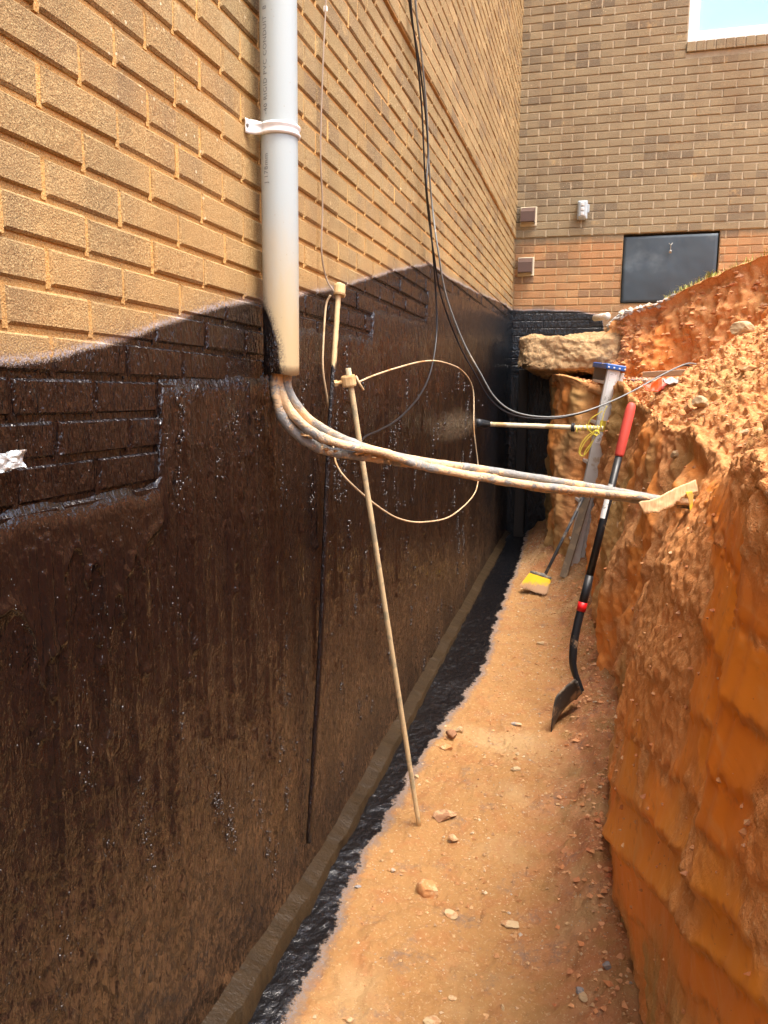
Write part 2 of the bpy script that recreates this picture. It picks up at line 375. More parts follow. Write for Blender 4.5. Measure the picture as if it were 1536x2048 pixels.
# ------------------------------------------------------------------ the earth: bank, cut, floor
Ys = [-3, 0, 1.0, 1.6, 2.1, 2.45, 2.8, 3.1, 3.6, 3.9, 4.56, 5.3, 5.76, 6.15, 6.34, 6.6, 7.2, 7.65]
XF = [1.1, 1.08, 1.03, 1.02, .97, .93, .93, .97, .93, .91, .87, .83, .81, .76, .52, .44, .42, .38]
def xfoot(y): return np.interp(y, Ys, XF)
def bank():
    y1 = np.concatenate([np.linspace(-3, .3, 40)[:-1], .3+(np.linspace(0, 1, 860)**1.35)*7.33])
    u = np.concatenate([np.linspace(0, 1, 300)[:-1], 1+np.linspace(0, 1.35, 290)/4.2, 1+np.linspace(1.4, 4.2, 24)/4.2])
    Y, U = np.meshgrid(y1, u, indexing='ij'); y = Y.ravel(); t = U.ravel()
    zf = zfloor0(y)-.10; xf = xfoot(y)
    zl = np.interp(y, [-3, 1, 2, 2.6, 3.4, 4.3, 5, 5.6, 6.2, 6.5, 7.65], [-.06, -.08, -.15, -.24, -.16, -.04, .0, .06, .12, .15, .17])
    lean = np.interp(y, [-3, 1, 1.4, 1.8, 2.2, 2.8, 3.3, 3.9, 4.5, 5.6, 6.1, 6.6, 7.65], [-.06, -.02, .06, .13, .23, .33, .29, .20, .17, .19, .16, .02, .0])
    q1 = np.stack([y*2.6, y*0, y*0], 1); zl = zl+.07*fbm(q1, 1., 4, 201, .6); lean = lean+.045*fbm(q1, 1.3, 4, 203, .6)
    xl = xf+lean
    a = np.clip(t, 0, 1); pw = np.interp(y, [1.2, 1.8, 3., 3.8, 4.5], [1.5, 2.8, 2.8, 2.2, 1.5]); x = xf+(xl-xf)*a**pw - .035*np.sin(a*math.pi)*np.interp(y, [0, 2.6, 4, 7], [1, .4, 1, .5]); z = zf+(zl-zf)*a
    b = np.clip(t-1, 0, 1); S_ = b*4.2                       # distance out from the lip
    zs = zl + (sst(3.2, 2.0, y)*np.interp(S_, [0, .1, .35, .8, 4.2], [0, .05, .09, .09, .1])) + np.interp(S_, [0, .12, .3, .55, .8, 1.15, 4.2], [0, .10, .25, .44, .68, 1.0, 1.3])
    # lip rounded
    zs = zl+(zs-zl)*sst(0, .10, S_)+.02*sst(0, .1, S_)
    zs = zs-.065*sst(3.6, 4.5, y); end = sst(4.62, 5.15, y-.12*vn(np.stack([S_*2, y*0, y*0], 1), 5)+.16*(S_-.4).clip(0, 2)*-1)
    zsh = np.interp(y, [5, 6, 7.65], [.07, .11, .16])+.0*S_
    zs = zs*(1-end)+np.minimum(zs, zsh)*end
    sl = t > 1; x = np.where(sl, xl+S_, x); z = np.where(sl, zs, z)
    P = np.stack([x, y, z], 1); Q = np.stack([x, y, z], 1)
    n, m = Y.shape
    G = P.reshape(n, m, 3); du = np.gradient(G, axis=1); dv = np.gradient(G, axis=0); N = np.cross(du, dv).reshape(-1, 3); N /= np.linalg.norm(N, axis=1)[:, None]+1e-9
    if N[(np.abs(y-2) < .1) & (t < .5)][:, 0].mean() > 0: N = -N
    # diagonal scrapes of a bucket on the near face
    wv = fbm(np.stack([y*.8, z*.9, y*0], 1), 1.6, 3, 11)
    yc = np.maximum(y, .45); fu, fv = 1/yc, (z+.02*wv)/yc; fan = -z/(yc+.5)
    # scoop marks of the bucket: sheets that run down and back along the near face
    ph = 1.141-2.906*fu-7.627*fv+.319*fu*fu-.246*fu*fv+4.45*fv*fv
    ph = ph+.30*fbm(Q, 1.3, 3, 31)+.07*fbm(Q, 9, 3, 32)+50
    # a second, steeper set of tooth marks cut across the first
    ph2 = (y*.9-z*.55)/.30+.35*fbm(Q, 1.4, 2, 36)+20; f2 = ph2-np.floor(ph2); h2 = _h(np.floor(ph2).astype(np.int64), np.floor(ph2).astype(np.int64)*0+5, np.floor(ph2).astype(np.int64)*0, 14)
    cut2 = (f2**1.6*sst(1., .93, f2))*sst(.45, .7, h2)*sst(-.15, .2, fbm(Q, 1.7, 2, 37)); fr = ph-np.floor(ph); idx = np.floor(ph)
    hsh = _h(idx.astype(np.int64), idx.astype(np.int64)*0+3, idx.astype(np.int64)*0, 9)
    saw = np.where(fr < .80, (fr/.80)**1.6, 1-sst(.80, 1., fr))
    near = 1-sst(2.75, 3.35, y+.1*wv); face = 1-sst(.93, 1.0, t)
    lowrough = np.maximum(sst(-1.12, -1.38, z+.1*wv+ .12*(y-1.2).clip(-1, 1)), sst(.50, .58, fan+.05*wv)*sst(2.2, 1.4, y))
    crumbpatch = sst(.26, .46, .8*sst(1.5, 2.0, y+.25*wv)*sst(-.75, -.5, z+.2*wv)+ fbm(Q*np.array([1, .8, 1.2]), 2.3, 3, 51)+.9*sst(-.42, -.2, z+.25*wv)*0+.35*sst(2.1, 2.9, y))
    far_face_ = (1-near)*face
    smooth = near*face*(1-.85*crumbpatch*sst(.3, .9, hsh+.3*crumbpatch))*(1-lowrough)
    smooth = smooth*(1-sst(-.24, -.13, z+.14*wv+.05*vn(Q*9, 55)))
    smooth = np.maximum(smooth, far_face_*.55*sst(0, .25, fbm(Q*np.array([1, 1, .5]), 3, 3, 98)))
    smooth = np.clip(smooth*(1-.75*sst(.84, .92, fr)*sst(-.3, .2, vn(Q*14, 77))), 0, 1)
    edge = sst(.80, .90, fr)
    far_face = (1-near)*face
    vert = fbm(Q*np.array([1, 1, .28]), 3.5, 4, 71)                  # vertical gouges on the farther face
    disp = near*face*(.0064*(np.clip(y, .3, 3)+.35)*saw*(.15+1.3*hsh**2)*(.6+.5*sst(-.3, .3, fbm(Q, 2.1, 2, 39))) - .006 + .002*cut2) + far_face*(.10*vert+.035*fbm(Q, 9, 3, 72)+.07*(.5-worley(Q*np.array([5, 5, 1.6]), 73)))
    w1 = worley(Q*17, 3); w2 = worley(Q*38, 4)
    w3 = worley(Q*80, 6); lump = (.55-w1)*.017+(.5-w2)*.015+(.5-w3)*.008*sst(.9, 1.02, t)+fbm(Q, 34, 4, 8)*.020
    big = fbm(Q, 2.2, 4, 21)*.06+fbm(Q, 6, 3, 22)*.03
    rough = 1-smooth*.97
    slopew = sst(.95, 1.05, t)
    disp = disp + rough*lump*(.55+.75*slopew)*(1-.5*far_face) + big*slopew + edge*near*face*edge*near*face*(.006*fbm(Q, 42, 3, 14)+.006*(.5-worley(Q*50, 15)))+.010*near*face*fbm(Q, 5, 3, 5)
    disp = disp + near*face*edge*smooth*.004*vn(Q*45, 2) + .045*near*face*fbm(Q, 1.1, 2, 44)
    disp = disp - .04*far_face
    disp = disp*sst(0, .06, t+.02)
    P = P+N*disp[:, None]
    hue = np.clip(.75*hsh+.35*vn(Q*3, 88)+.1, 0, 1); hue = np.where(far_face > .5, np.clip(.5+.8*fbm(Q*np.array([1, 1, .5]), 4, 3, 99), 0, 1), hue)
    tan = np.clip(lowrough*near*face*.75*sst(-.25, .25, fbm(Q, 4, 3, 91)+.1) + far_face*sst(-.05, .4, fbm(Q*np.array([1, 1, .5]), 2.6, 3, 92)+.35*sst(5.2, 6.6, y))*.9 + slopew*sst(.15, .4, fbm(Q, 2.4, 3, 93)-.25*sst(.2, .8, S_))*.6, 0, 1)
    tan = np.clip(tan+ near*face*.75*sst(.62, .75, vn(Q*np.array([1, 9, 4]), 12)*.5+.5)*sst(-.9, -1.3, z)*.8, 0, 1)
    me = npmesh('earth_bank', P, gridq(n, m), True, dict(smooth=smooth, tan=tan, hue=hue))
    o = link('earth_bank', me, M_SOIL); tag(o, kind='structure')
    # lump and pebble seats on the open slope
    sel = np.where((t > 1.01) & (t < 1.42) & (y > 1.0) & (y < 7) )[0]
    return P, sel, (y, t)
BP, BSEL, BT = bank()

def farcut():
    pts = spline([(.79, 7.62, 0), (.80, 6.9, 0), (.88, 6.45, 0), (1.25, 6.25, 0), (1.6, 5.95, 0), (2.2, 5.6, 0), (3.2, 5.2, 0), (5.5, 4.8, 0)], 60)
    ln = np.concatenate([[0], np.cumsum(np.linalg.norm(np.diff(pts, axis=0), axis=1))]); tot = ln[-1]
    s = np.concatenate([np.linspace(0, 3.2, 330), np.linspace(3.2, tot, 60)[1:]])
    px = np.interp(s, ln, pts[:, 0]); py = np.interp(s, ln, pts[:, 1])
    T = np.stack([np.gradient(px), np.gradient(py)], 1); T /= np.linalg.norm(T, axis=1)[:, None]; Nn = np.stack([T[:, 1], -T[:, 0]], 1)  # out of the cut
    t = np.concatenate([np.linspace(0, 1, 110)[:-1], 1+np.linspace(0, 1, 60)])
    n, m = len(s), len(t)
    ztop = np.interp(px, [.79, .98, 1.18, 1.3, 1.45, 1.7, 2.0, 2.6, 5.5], [.60, .675, .72, .80, .86, .93, 1.04, 1.25, 1.6]); zbot = -.05
    X = np.zeros((n, m)); Y = X.copy(); Z = X.copy()
    for j, tt in enumerate(t):
        a = min(tt, 1); b = max(tt-1, 0)
        ins = .10*a*a
        if px is not None:
            X[:, j] = px-Nn[:, 0]*ins; Y[:, j] = py-Nn[:, 1]*ins
            Y[:, j] = Y[:, j]+(7.62-Y[:, j])*b
            Z[:, j] = zbot+(ztop-zbot)*a + b*.05
    P = np.stack([X.ravel(), Y.ravel(), Z.ravel()], 1); G = P.reshape(n, m, 3)
    N = np.cross(np.gradient(G, axis=0), np.gradient(G, axis=1)).reshape(-1, 3); N /= np.linalg.norm(N, axis=1)[:, None]+1e-9
    tt = np.tile(t, n); 
    if N[tt > 1.2][:, 2].mean() < 0: N = -N
    w1 = worley(P*11, 3)
    d = fbm(P*np.array([1, 1, .35]), 4.2, 5, 5)*.17 + (.5-w1)*.05+fbm(P, 25, 2, 6)*.02 - .04
    d = d*sst(0, .3, (7.6-P[:, 1])*4)*np.where(tt > 1.02, .35, 1)*(1-.75*np.exp(-((tt-1)/.05)**2))
    P2 = P+N*d[:, None]
    tan = np.clip(sst(.0, .35, fbm(P, 3, 3, 61))*.45+sst(1.0, 1.05, tt)*.3*(1-sst(1.2, 1.5, P[:, 0])), 0, 1)
    me = npmesh('cut_face', P2, gridq(n, m), True, dict(smooth=np.clip(sst(.1, .4, fbm(P, 2.2, 2, 33)), 0, .6)*(tt < 1), tan=tan))
    tag(link('cut_face', me, M_SOIL), kind='structure')
    return P2, tt
CP, CT = farcut()

COATX = [(-3, .16)]+[(float(h[1]), float(h[0])) for h in (floorpt(x, y) for x, y in
        [(560, 2048), (600, 1990), (640, 1900), (692, 1770), (735, 1690), (800, 1590), (850, 1500), (895, 1430), (960, 1350), (985, 1265), (1010, 1190), (1035, 1130), (1050, 1080)])]+[(7.7, .2)]
def zfl(x, y, detail=True):
    P = np.stack([x, y, x*0], 1); z = zfloor0(y)
    xf = xfoot(y); e = sst(.30, 0, xf-x); z = z+.12*e**2
    cx = np.interp(y, [c[0] for c in COATX], [c[1] for c in COATX])
    z = z+.012*fbm(P, 3, 3, 3)
    ct = np.clip((cx-x)/.05*.5+.5, 0, 1)
    if detail:
        w1 = worley(P*26, 7); z = z+(.012*fbm(P, 14, 4, 4)+(.5-w1)*.009*sst(-.3, .3, fbm(P, 2.5, 2, 9))+.006*fbm(P, 55, 3, 18))*(1-ct*.6)+e*(.035*fbm(P, 16, 4, 12)+.03*(.5-worley(P*22, 19)))
        z = z+.004*ct*fbm(P, 20, 3, 15)+.0015*ct*fbm(P, 60, 2, 16)+.010*sst(.02, .0, np.abs(cx-x))*0
    return z, ct
def floor_():
    xs = np.linspace(-.02, 1.35, 300); ys = np.concatenate([np.linspace(-3, .9, 30)[:-1], .9+np.linspace(0, 1, 640)**1.5*6.8])
    Y, X = np.meshgrid(ys, xs, indexing='ij'); x = X.ravel(); y = Y.ravel(); z, ct = zfl(x, y); toe = sst(.38, .08, xfoot(y)-x)
    me = npmesh('trench_floor', np.stack([x, y, z], 1), gridq(*Y.shape), True, dict(coat=ct, toe=toe))
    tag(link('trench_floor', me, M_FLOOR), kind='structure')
floor_()
g = MB().box((-40, -40, -2.3), (60, 60, -2.2)); tag(g.build('ground', M_SOIL), kind='structure')

# ------------------------------------------------------------------ the brick walls
def brick_template(d, hl, hh, seed=0, ch=.0038, depth=.06):
    """front face looks along +d; local axes: u (length), z. returns verts (out,u,z) and quads"""
    r = random.Random(seed); j = lambda a: r.uniform(-a, a)*1.35
    o = [(-ch*1.2, su*hl+j(.0012), sz*hh+j(.0012)) for su, sz in ((-1, -1), (1, -1), (1, 1), (-1, 1))]
    i = [(j(.0006), su*(hl-ch-abs(j(.001))), sz*(hh-ch-abs(j(.001)))) for su, sz in ((-1, -1), (1, -1), (1, 1), (-1, 1))]
    k = [(-depth, su*hl, sz*hh) for su, sz in ((-1, -1), (1, -1), (1, 1), (-1, 1))]
    V = i+o+k; Fc = [(0, 1, 2, 3)]+[(a+4, (a+1) % 4+4, (a+1) % 4, a) for a in range(4)]+[(a+8, (a+1) % 4+8, (a+1) % 4+4, a+4) for a in range(4)]
    return V, Fc
def to_axis(V, axis): return [(v[0], v[1], v[2]) if axis == 'y' else (v[1], -v[0], v[2]) for v in V]
TEMPL = {}
for axis in 'xy':
    for hl, key in ((.0966, 'full'), (.046, 'half')):
        for k in range(5):
            V, Fc = brick_template(1, hl if axis == 'y' else hl+.001, .0285 if axis == 'y' else .0295, k*7+ord(axis))
            V = to_axis(V, axis)
            if axis == 'x': Fc = [f[::-1] for f in Fc]
            TEMPL[axis, key, k] = (np.array(V), Fc)
def brick_list(axis):
    out = []
    u0 = 1.0992 if axis == 'y' else .1819
    lo, hi = (-3., YF-.004) if axis == 'y' else (.004, 6.5)
    zlo = -14 if axis == 'y' else -4
    for c in range(zlo, 76):
        zc = ZA+(c+.5)*CRS - (0 if axis == 'y' else 0)
        ph = 0 if c % 2 else .5
        k0 = int((lo-u0)/MOD)-2
        for k in range(k0, k0+int((hi-lo)/MOD)+5):
            a = u0+(k+ph)*MOD+(.003*math.sin(c*3.1)); b = a+MOD
            a2, b2 = max(a, lo), min(b, hi)
            if b2-a2 < .035: continue
            out.append((a2, b2, zc, c))
    return out
PANEL = (.965, 1.758, .847, ZL-.004); WIN = (1.40, 2.75, 2.985, 4.35)
def build_wall(axis, wall, mat, mortar):
    L = brick_list(axis); items = []
    for a, b, zc, c in L:
        if axis == 'x':
            segs = [(a, b)]
            for (x0, x1, z0, z1) in (PANEL, (WIN[0], WIN[1], WIN[2]-.085, WIN[3])):
                if z0-.02 < zc < z1+.0: segs = [q for s_ in segs for q in ((s_[0], min(s_[1], x0-.004)), (max(s_[0], x1+.004), s_[1])) if q[1]-q[0] > .03]
        else: segs = [(a, b)]
        for (p, q) in segs:
            out = .0
            if zc > ZL: out = .013
            mid = (p+q)/2
            jit = random.gauss(0, .0011)
            items.append((p, q, zc, c, out+jit, mid))
    def world(it):
        return np.array([it[4], it[5], it[2]]) if axis == 'y' else np.array([it[5], YF-it[4], it[2]])
    size = []
    for it in items:
        P = world(it); X, Y, z = project(P); d = np.linalg.norm(P-CAM); nrm = abs((P-CAM)[0 if axis == 'y' else 1])/d
        vis = z > .1 and -60 < X < 1600 and -30 < Y < 2080
        if axis == 'y' and it[2] < -.2: vis = False
        if axis == 'x' and it[2] < .45: vis = False
        size.append(nrm/d**2 if vis else 0)
    order = np.argsort(size)[::-1]; nind = 295 if axis == 'y' else 280
    single = set(int(i) for i in order[:nind] if size[i] > 0)
    V = []; Fs = []; base = 0
    cache = {}
    for i, it in enumerate(items):
        p, q, zc, c, out, mid = it; k = random.randrange(5); full = abs((q-p)-MOD) < .004
        if full and i in single:
            key = (axis, k)
            if key not in cache:
                TV, TF = TEMPL[axis, 'full', k]; me = bpy.data.meshes.new('brick'); me.from_pydata(TV.tolist(), [], TF); me.materials.append(mat); cache[key] = me
            o = bpy.data.objects.new('brick', cache[key]); COL.objects.link(o); o.parent = wall; o.location = Vector(world(it))-wall.location
        else:
            TV, TF = TEMPL[axis, 'full', k]; TV = TV.copy(); ax = 1 if axis == 'y' else 0; TV[:, ax] *= ((q-p)/2-.005)/.0966
            W = TV+world(it)
            if i in single:
                me = bpy.data.meshes.new('brick'); me.from_pydata((W-world(it)).tolist(), [], TF); me.materials.append(mat)
                o = bpy.data.objects.new('brick', me); COL.objects.link(o); o.parent = wall; o.location = Vector(world(it))-wall.location
            else:
                V.append(W); Fs.append(np.array(TF)+base); base += len(W)
    o = link('brickwork', npmesh('brickwork', np.concatenate(V), np.concatenate(Fs), False), mat, wall); o['kind'] = 'stuff'
    # mortar: a raked bed behind, with the upright joints filled nearly flush
    mb = MB(); dj = .0068 if axis == 'y' else .008
    if axis == 'y':
        mb.box((-.25, -3, -2.2), (-dj, YF+.3, ZL+.002)); mb.box((-.25, -3, ZL+.002), (.013-dj*.6, YF+.3, 5.6))
    else:
        def cell(x0, x1, z0, z1, f): mb.box((x0, YF+dj-f, z0), (x1, YF+.25, z1))
        cell(-.02, PANEL[0]-.004, -2.2, ZL+.002, 0); cell(PANEL[0]-.004, PANEL[1]+.004, -2.2, PANEL[2]-.004, 0); cell(PANEL[1]+.004, 6.6, -2.2, ZL+.002, 0)
        cell(-.02, WIN[0]-.002, ZL+.002, 5.6, .013); cell(WIN[0]-.002, WIN[1], ZL+.002, WIN[2]-.085, .013); cell(WIN[0]-.002, WIN[1], WIN[3], 5.6, .013); cell(WIN[1], 6.6, ZL+.002, 5.6, .013)
    for it in items:
        p, q, zc, c, out, mid = it
        if axis == 'y' and (q < .6 or zc > 3.4): continue
        o_ = (.013 if zc > ZL else 0)-(.0048 if axis == 'y' else .0025)
        if random.random() < .06: o_ += .003
        a, b = q-.006, q+.006; ex = random.uniform(.004, .009) if axis == 'y' else .002
        if axis == 'y': mb.box((-.02, a, zc-CRS/2-ex*.2), (o_, b, zc+CRS/2-ex))
        elif not any(x0-.01 < q < x1-.01 and z0-.03 < zc < z1 for x0, x1, z0, z1 in (PANEL, (WIN[0], WIN[1], WIN[2]-.09, WIN[3]))): mb.box((a, YF-o_, zc-CRS/2), (b, YF+.02, zc+CRS/2-ex))
    mb.build('mortar', mortar, wall)

wallY = empty('brick_wall', (0, 4, -1.5), 'long tan brick wall on the left, its lower half sprayed glossy black', 'wall')
wallX = empty('brick_wall', (1.5, YF, -1.3), 'far brick wall with the white window and grey steel panel, facing the viewer', 'wall')
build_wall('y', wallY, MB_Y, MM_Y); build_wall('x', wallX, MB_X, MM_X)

# render coat below the exposed bricks, with runs and sags of bitumen
SAG = [(float(h[1]), float(h[2])) for h in (hit(x, y, 0, 0) for x, y in
      [(0, 1235), (14, 1222), (35, 1235), (55, 1275), (66, 1345), (73, 1388), (80, 1340), (86, 1318), (104, 1312), (120, 1285), (124, 1140), (140, 1103), (150, 1102), (160, 1150), (164, 1195), (170, 1150), (178, 1132), (190, 1150), (200, 1260), (208, 1345), (214, 1245), (222, 1190), (232, 1195), (236, 1232), (243, 1160), (250, 1150), (262, 1110), (276, 1152), (284, 1090), (330, 1040)])]
def parge():
    ys = np.concatenate([np.linspace(-3, .85, 24)[:-1], .85+np.linspace(0, 1, 700)**1.55*(YF-.852)])
    ztop = np.interp(ys, [-3, 1.395, 1.415, 1.90, 2.05, 2.18, 2.90, 2.93, 3.86, 3.9, 4.6, 6.0, 7.7], [-.185, -.178, .025, .055, .10, .212, .222, .335, .37, .53, .60, .66, .72])
    ztop = ztop+.006*vn(np.stack([ys*18, ys*0, ys*0], 1), 3)
    t = np.concatenate([np.linspace(0, .97, 420), [.985, .995, 1.0]])
    Y = np.repeat(ys[:, None], len(t), 1); Z = -1.62+(ztop[:, None]+1.62)*t[None, :]
    y = Y.ravel(); z = Z.ravel(); tt = np.tile(t, len(ys)); P = np.stack([y*0, y, z], 1)
    d = .0055+.0035*fbm(P, 2.5, 3, 1)+.0022*fbm(P*np.array([1, 1, .38]), 26, 3, 2)+.0014*fbm(P*np.array([1, 1, .45]), 70, 2, 4)
    # ripples low on the near wall
    d += .0065*fbm(np.stack([z*0, (y+z*.45)*34, (z-y*.3)*20], 1), 1., 3, 6)*sst(-.35, -.9, z)*sst(2.4, 1.2, y)
    zb = np.interp(y, [s_[0] for s_ in SAG], [s_[1] for s_ in SAG])
    inn = sst(-.004, .010, z-zb)*(y < 1.42)*(y > .9); bulb = np.exp(-((z-zb-.008)/.014)**2)*(y < 1.42)
    d = d*(1-.4*inn*sst(-.16, -.24, z))+.0035*inn*sst(-.12, -.25, z)+.0045*bulb*(y < 1.42)
    rng = random.Random(3)
    for k in range(170):
        y0 = 1.0+rng.random()**1.3*4.6; z1 = rng.uniform(-.1, .35) if y0 > 1.45 else rng.uniform(-.35, -.2); L = rng.uniform(.15, 1.1); z0 = max(z1-L, -1.4)
        if k < 4: y0, z0 = [(1.905, -1.0), (2.0, -1.25), (1.95, -1.32), (2.28, -.9)][k]; z1 = 0
        wd = rng.uniform(.003, .0055)*(1+.12*y0); hgt = rng.uniform(.0025, .007)+(.003 if k < 4 else 0)
        i = np.where(np.abs(y-y0) < .05)[0]; yy = y[i]-y0-.003*np.sin(z[i]*9+k); zz = z[i]
        along = sst(z0-.012, z0+.008, zz)*(zz < z1)*(.6+.4*sst(z0+.3, z0, zz))
        d[i] += hgt*np.exp(-(yy/wd)**2)*along + hgt*.9*np.exp(-(yy/(wd*1.5))**2-((zz-z0-.01)/.012)**2)
    edge = sst(1.0, .985, tt); x = d*edge-.006*(1-edge)
    x = x+.02*sst(-1.42, -1.58, z)
    sagv = np.clip(inn*sst(-.115, -.17, z), 0, 1)
    P[:, 0] = x
    o = link('bitumen_coat', npmesh('bitumen_coat', P, gridq(len(ys), len(t)), True, dict(sag=sagv)), M_PARGE, wallY)
    o['label'] = 'glossy dark brown bitumen coat with vertical runs'
parge()

# beads and spatter standing on the coat
def beads():
    m = MT('bitumen_bead'); mat = m.done(m.bsdf((.02, .014, .012), .16, spec=1.))
    g_ = np.random.default_rng(4); cl_y = .95+g_.random(130)**1.5*4.6; cl_z = g_.uniform(-1.45, .1, 130); C_ = []
    for a, b in zip(cl_y, cl_z):
        k = g_.integers(4, 34); C_.append(np.stack([a+g_.normal(0, .011, k), b+g_.normal(0, .034, k)], 1))
    C_.append(np.stack([.95+g_.random(240)**1.5*5, g_.uniform(-1.45, .05, 240)], 1)); C_ = np.concatenate(C_); C_ = C_[(C_[:, 1] < np.interp(C_[:, 0], [1.4, 1.42, 2.1, 2.9, 4], [-.2, 0, .1, .2, .3]))]
    n_ = len(C_); R_ = (.0008+.0022*g_.random(n_)**2.5)*(.8+.25*C_[:, 0]); V0 = []; la = 4; lo = 8
    for i in range(la+1):
        for j in range(lo): a = i/la*math.pi/2*1.05; V0.append((math.cos(a) if i < la else 0, math.sin(a)*math.cos(2*math.pi*j/lo), math.sin(a)*math.sin(2*math.pi*j/lo)))
    V0 = np.array(V0); Q0 = np.array([(i*lo+j, i*lo+(j+1) % lo, (i+1)*lo+(j+1) % lo, (i+1)*lo+j) for i in range(la) for j in range(lo)])
    el = g_.uniform(1, 2.6, n_); V = V0[None]*R_[:, None, None]; V[..., 2] *= el[:, None]; V[..., 0] += .0068; V[..., 1] += C_[:, :1]; V[..., 2] += C_[:, 1:]
    Q = (Q0[None]+(np.arange(n_)*len(V0))[:, None, None]).reshape(-1, 4)
    link('bitumen_beads', npmesh('bitumen_beads', V.reshape(-1, 3), Q), mat, wallY)['kind'] = 'stuff'
beads()

# footing strip along the foot of the wall
def footing():
    m = MT('coated_footing'); st = m.noise(40, 4, .65, stretch=(.3, 1.0, .3))
    c = m.mix(st, (.009, .006, .003), (.046, .027, .011)); nb = m.bump(m.ma('ADD', st, m.noise(110, 3)), .8, .004)
    A = m.bsdf(c, .5, nb, spec=.3); mat = m.done(A)
    ys = np.concatenate([np.linspace(-3, .9, 20)[:-1], np.linspace(.9, 7.62, 560)]); s = np.linspace(0, 1, 12)
    top = np.interp(ys, [-3, 1.5, 2.35, 3.6, 6.5, 7.6], [-1.45, -1.455, -1.475, -1.435, -1.30, -1.27]); bot = zfloor0(ys)
    Y, T = np.meshgrid(ys, s, indexing='ij'); tp = np.repeat(top[:, None], 12, 1); bt = np.repeat(bot[:, None], 12, 1)
    q = np.stack([Y.ravel()*3, T.ravel(), T.ravel()*0], 1)
    f1 = fbm(q, 6, 3, 2).reshape(Y.shape); f2 = fbm(q*np.array([1, .1, 1]), 2.2, 4, 5).reshape(Y.shape); X = .006+.055*T+.006*f1*T; Z = (tp-.008+.008*f2)-.022*T+.005*f2*T
    jo = [1.55, 1.92, 2.02, 2.36, 2.73, 2.85, 3.3, 4.1, 5.0]
    for k, j in enumerate(jo): X = X+.004*np.tanh((Y-j-.03*T)/.003)*np.exp(-np.abs(Y-j)/.12)
    P = np.stack([X, Y, Z], -1); last = P[:, -1:].copy(); last[..., 2] -= .12; last[..., 0] += .004; P = np.concatenate([P, last], 1)
    o = link('footing_strip', npmesh('footing_strip', P.reshape(-1, 3), gridq(P.shape[0], P.shape[1]), True), mat)
    tag(o, 'narrow brown coated footing strip running along the foot of the black wall', 'footing')
footing()

# ------------------------------------------------------------------ fittings on the far wall
M_WHITE = plain('white_frame', (.82, .83, .82), .35)
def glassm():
    m = MT('window_pane'); return m.done(m.bsdf(m.mix(m.noise(.9, 2), (.26, .50, .54), (.34, .58, .61)), .06, spec=1.0))  # pale cyan puts the reflected sky into the pane's own colour
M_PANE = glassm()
win = empty('window', (2.0, YF, 2.99), 'white framed window set high in the far brick wall above a brick sill', 'window')
x0, x1, z0, z1 = WIN
mb = MB(); yf = YF+.02
mb.box((x0, yf, z0), (x0+.085, yf+.08, z1), bev=.004); mb.box((x1-.085, yf, z0), (x1, yf+.08, z1), bev=.004)
mb.box((x0+.083, yf+.002, z0), (x1-.083, yf+.078, z0+.09), bev=.004); mb.box((x0+.083, yf+.002, z1-.08), (x1-.083, yf+.078, z1), bev=.004)
mb.build('frame', M_WHITE, win)
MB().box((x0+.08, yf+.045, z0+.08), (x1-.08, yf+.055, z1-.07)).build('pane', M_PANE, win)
sill = empty('window_sill', (2.0, YF, 2.9), 'row of upright brown bricks forming the sill under the white window', 'sill')
xx = x0-.004; k = 0; sm = None
while xx < x1:
    if sm is None:
        b = MB().box((0, -.028, -.039), (.067, .08, .039), bev=.003).build('brick', MB_X, sill); sm = b
    else: b = sm.copy(); COL.objects.link(b)
    b.parent = sill; b.location = Vector((xx, YF+random.uniform(-.001, .002), WIN[2]-.043))-sill.location; xx += .077
MB().box((x0-.004, YF-.021, WIN[2]-.080), (x1, YF+.08, WIN[2]-.006)).build('mortar', MM_X, sill)

def steelm():
    m = MT('grey_steel'); n = m.noise(5, 4, .6); c = m.mix(n, (.028, .042, .058), (.065, .09, .11)); c = m.mix(m.rng(m.noise(3, 4), .55, .7, 0., .5), c, (.12, .15, .17))
    return m.done(m.bsdf(c, m.rng(n, .3, .7, .5, .7), m.bump(m.noise(3.5, 2), .5, .03), metal=.2))
M_STEEL = steelm()
pn = empty('steel_panel', (1.36, YF, PANEL[2]), 'dark blue grey steel access panel in the far brick wall', 'panel')
xs = np.linspace(PANEL[0]+.002, PANEL[1]-.012, 30); zs = np.linspace(PANEL[2]+.002, PANEL[3]-.022, 24); X, Z = np.meshgrid(xs, zs, indexing='ij')
q = np.stack([X.ravel(), X.ravel()*0, Z.ravel()], 1); Yp = YF-.010+.014*fbm(q, 2.2, 2, 3)+.02*(((X.ravel()-1.36)/.4)**2+((Z.ravel()-1.14)/.3)**2)*.5
o = link('sheet', npmesh('sheet', np.stack([X.ravel(), Yp, Z.ravel()], 1), gridq(30, 24)), M_STEEL, pn)
sol = o.modifiers.new('t', 'SOLIDIFY'); sol.thickness = .006
MB().box((PANEL[0]-.003, YF+.055, PANEL[2]-.003), (PANEL[1]+.003, YF+.2, PANEL[3]+.003)).build('recess', plain('recess_dark', (.03, .025, .02), .9), pn)
mb = MB(); tube(mb, [(1.345, YF-.03, 1.345), (1.36, YF-.048, 1.325), (1.375, YF-.03, 1.345)], .004, 6); tube(mb, [(1.36, YF-.048, 1.325), (1.36, YF-.04, 1.28)], .004, 6)
tube(mb, [(1.36, YF-.035, 1.28), (1.36, YF-.05, 1.265)], .012, 8)
mb.build('latch', plain('latch', (.30, .30, .28), .4, .6), pn)

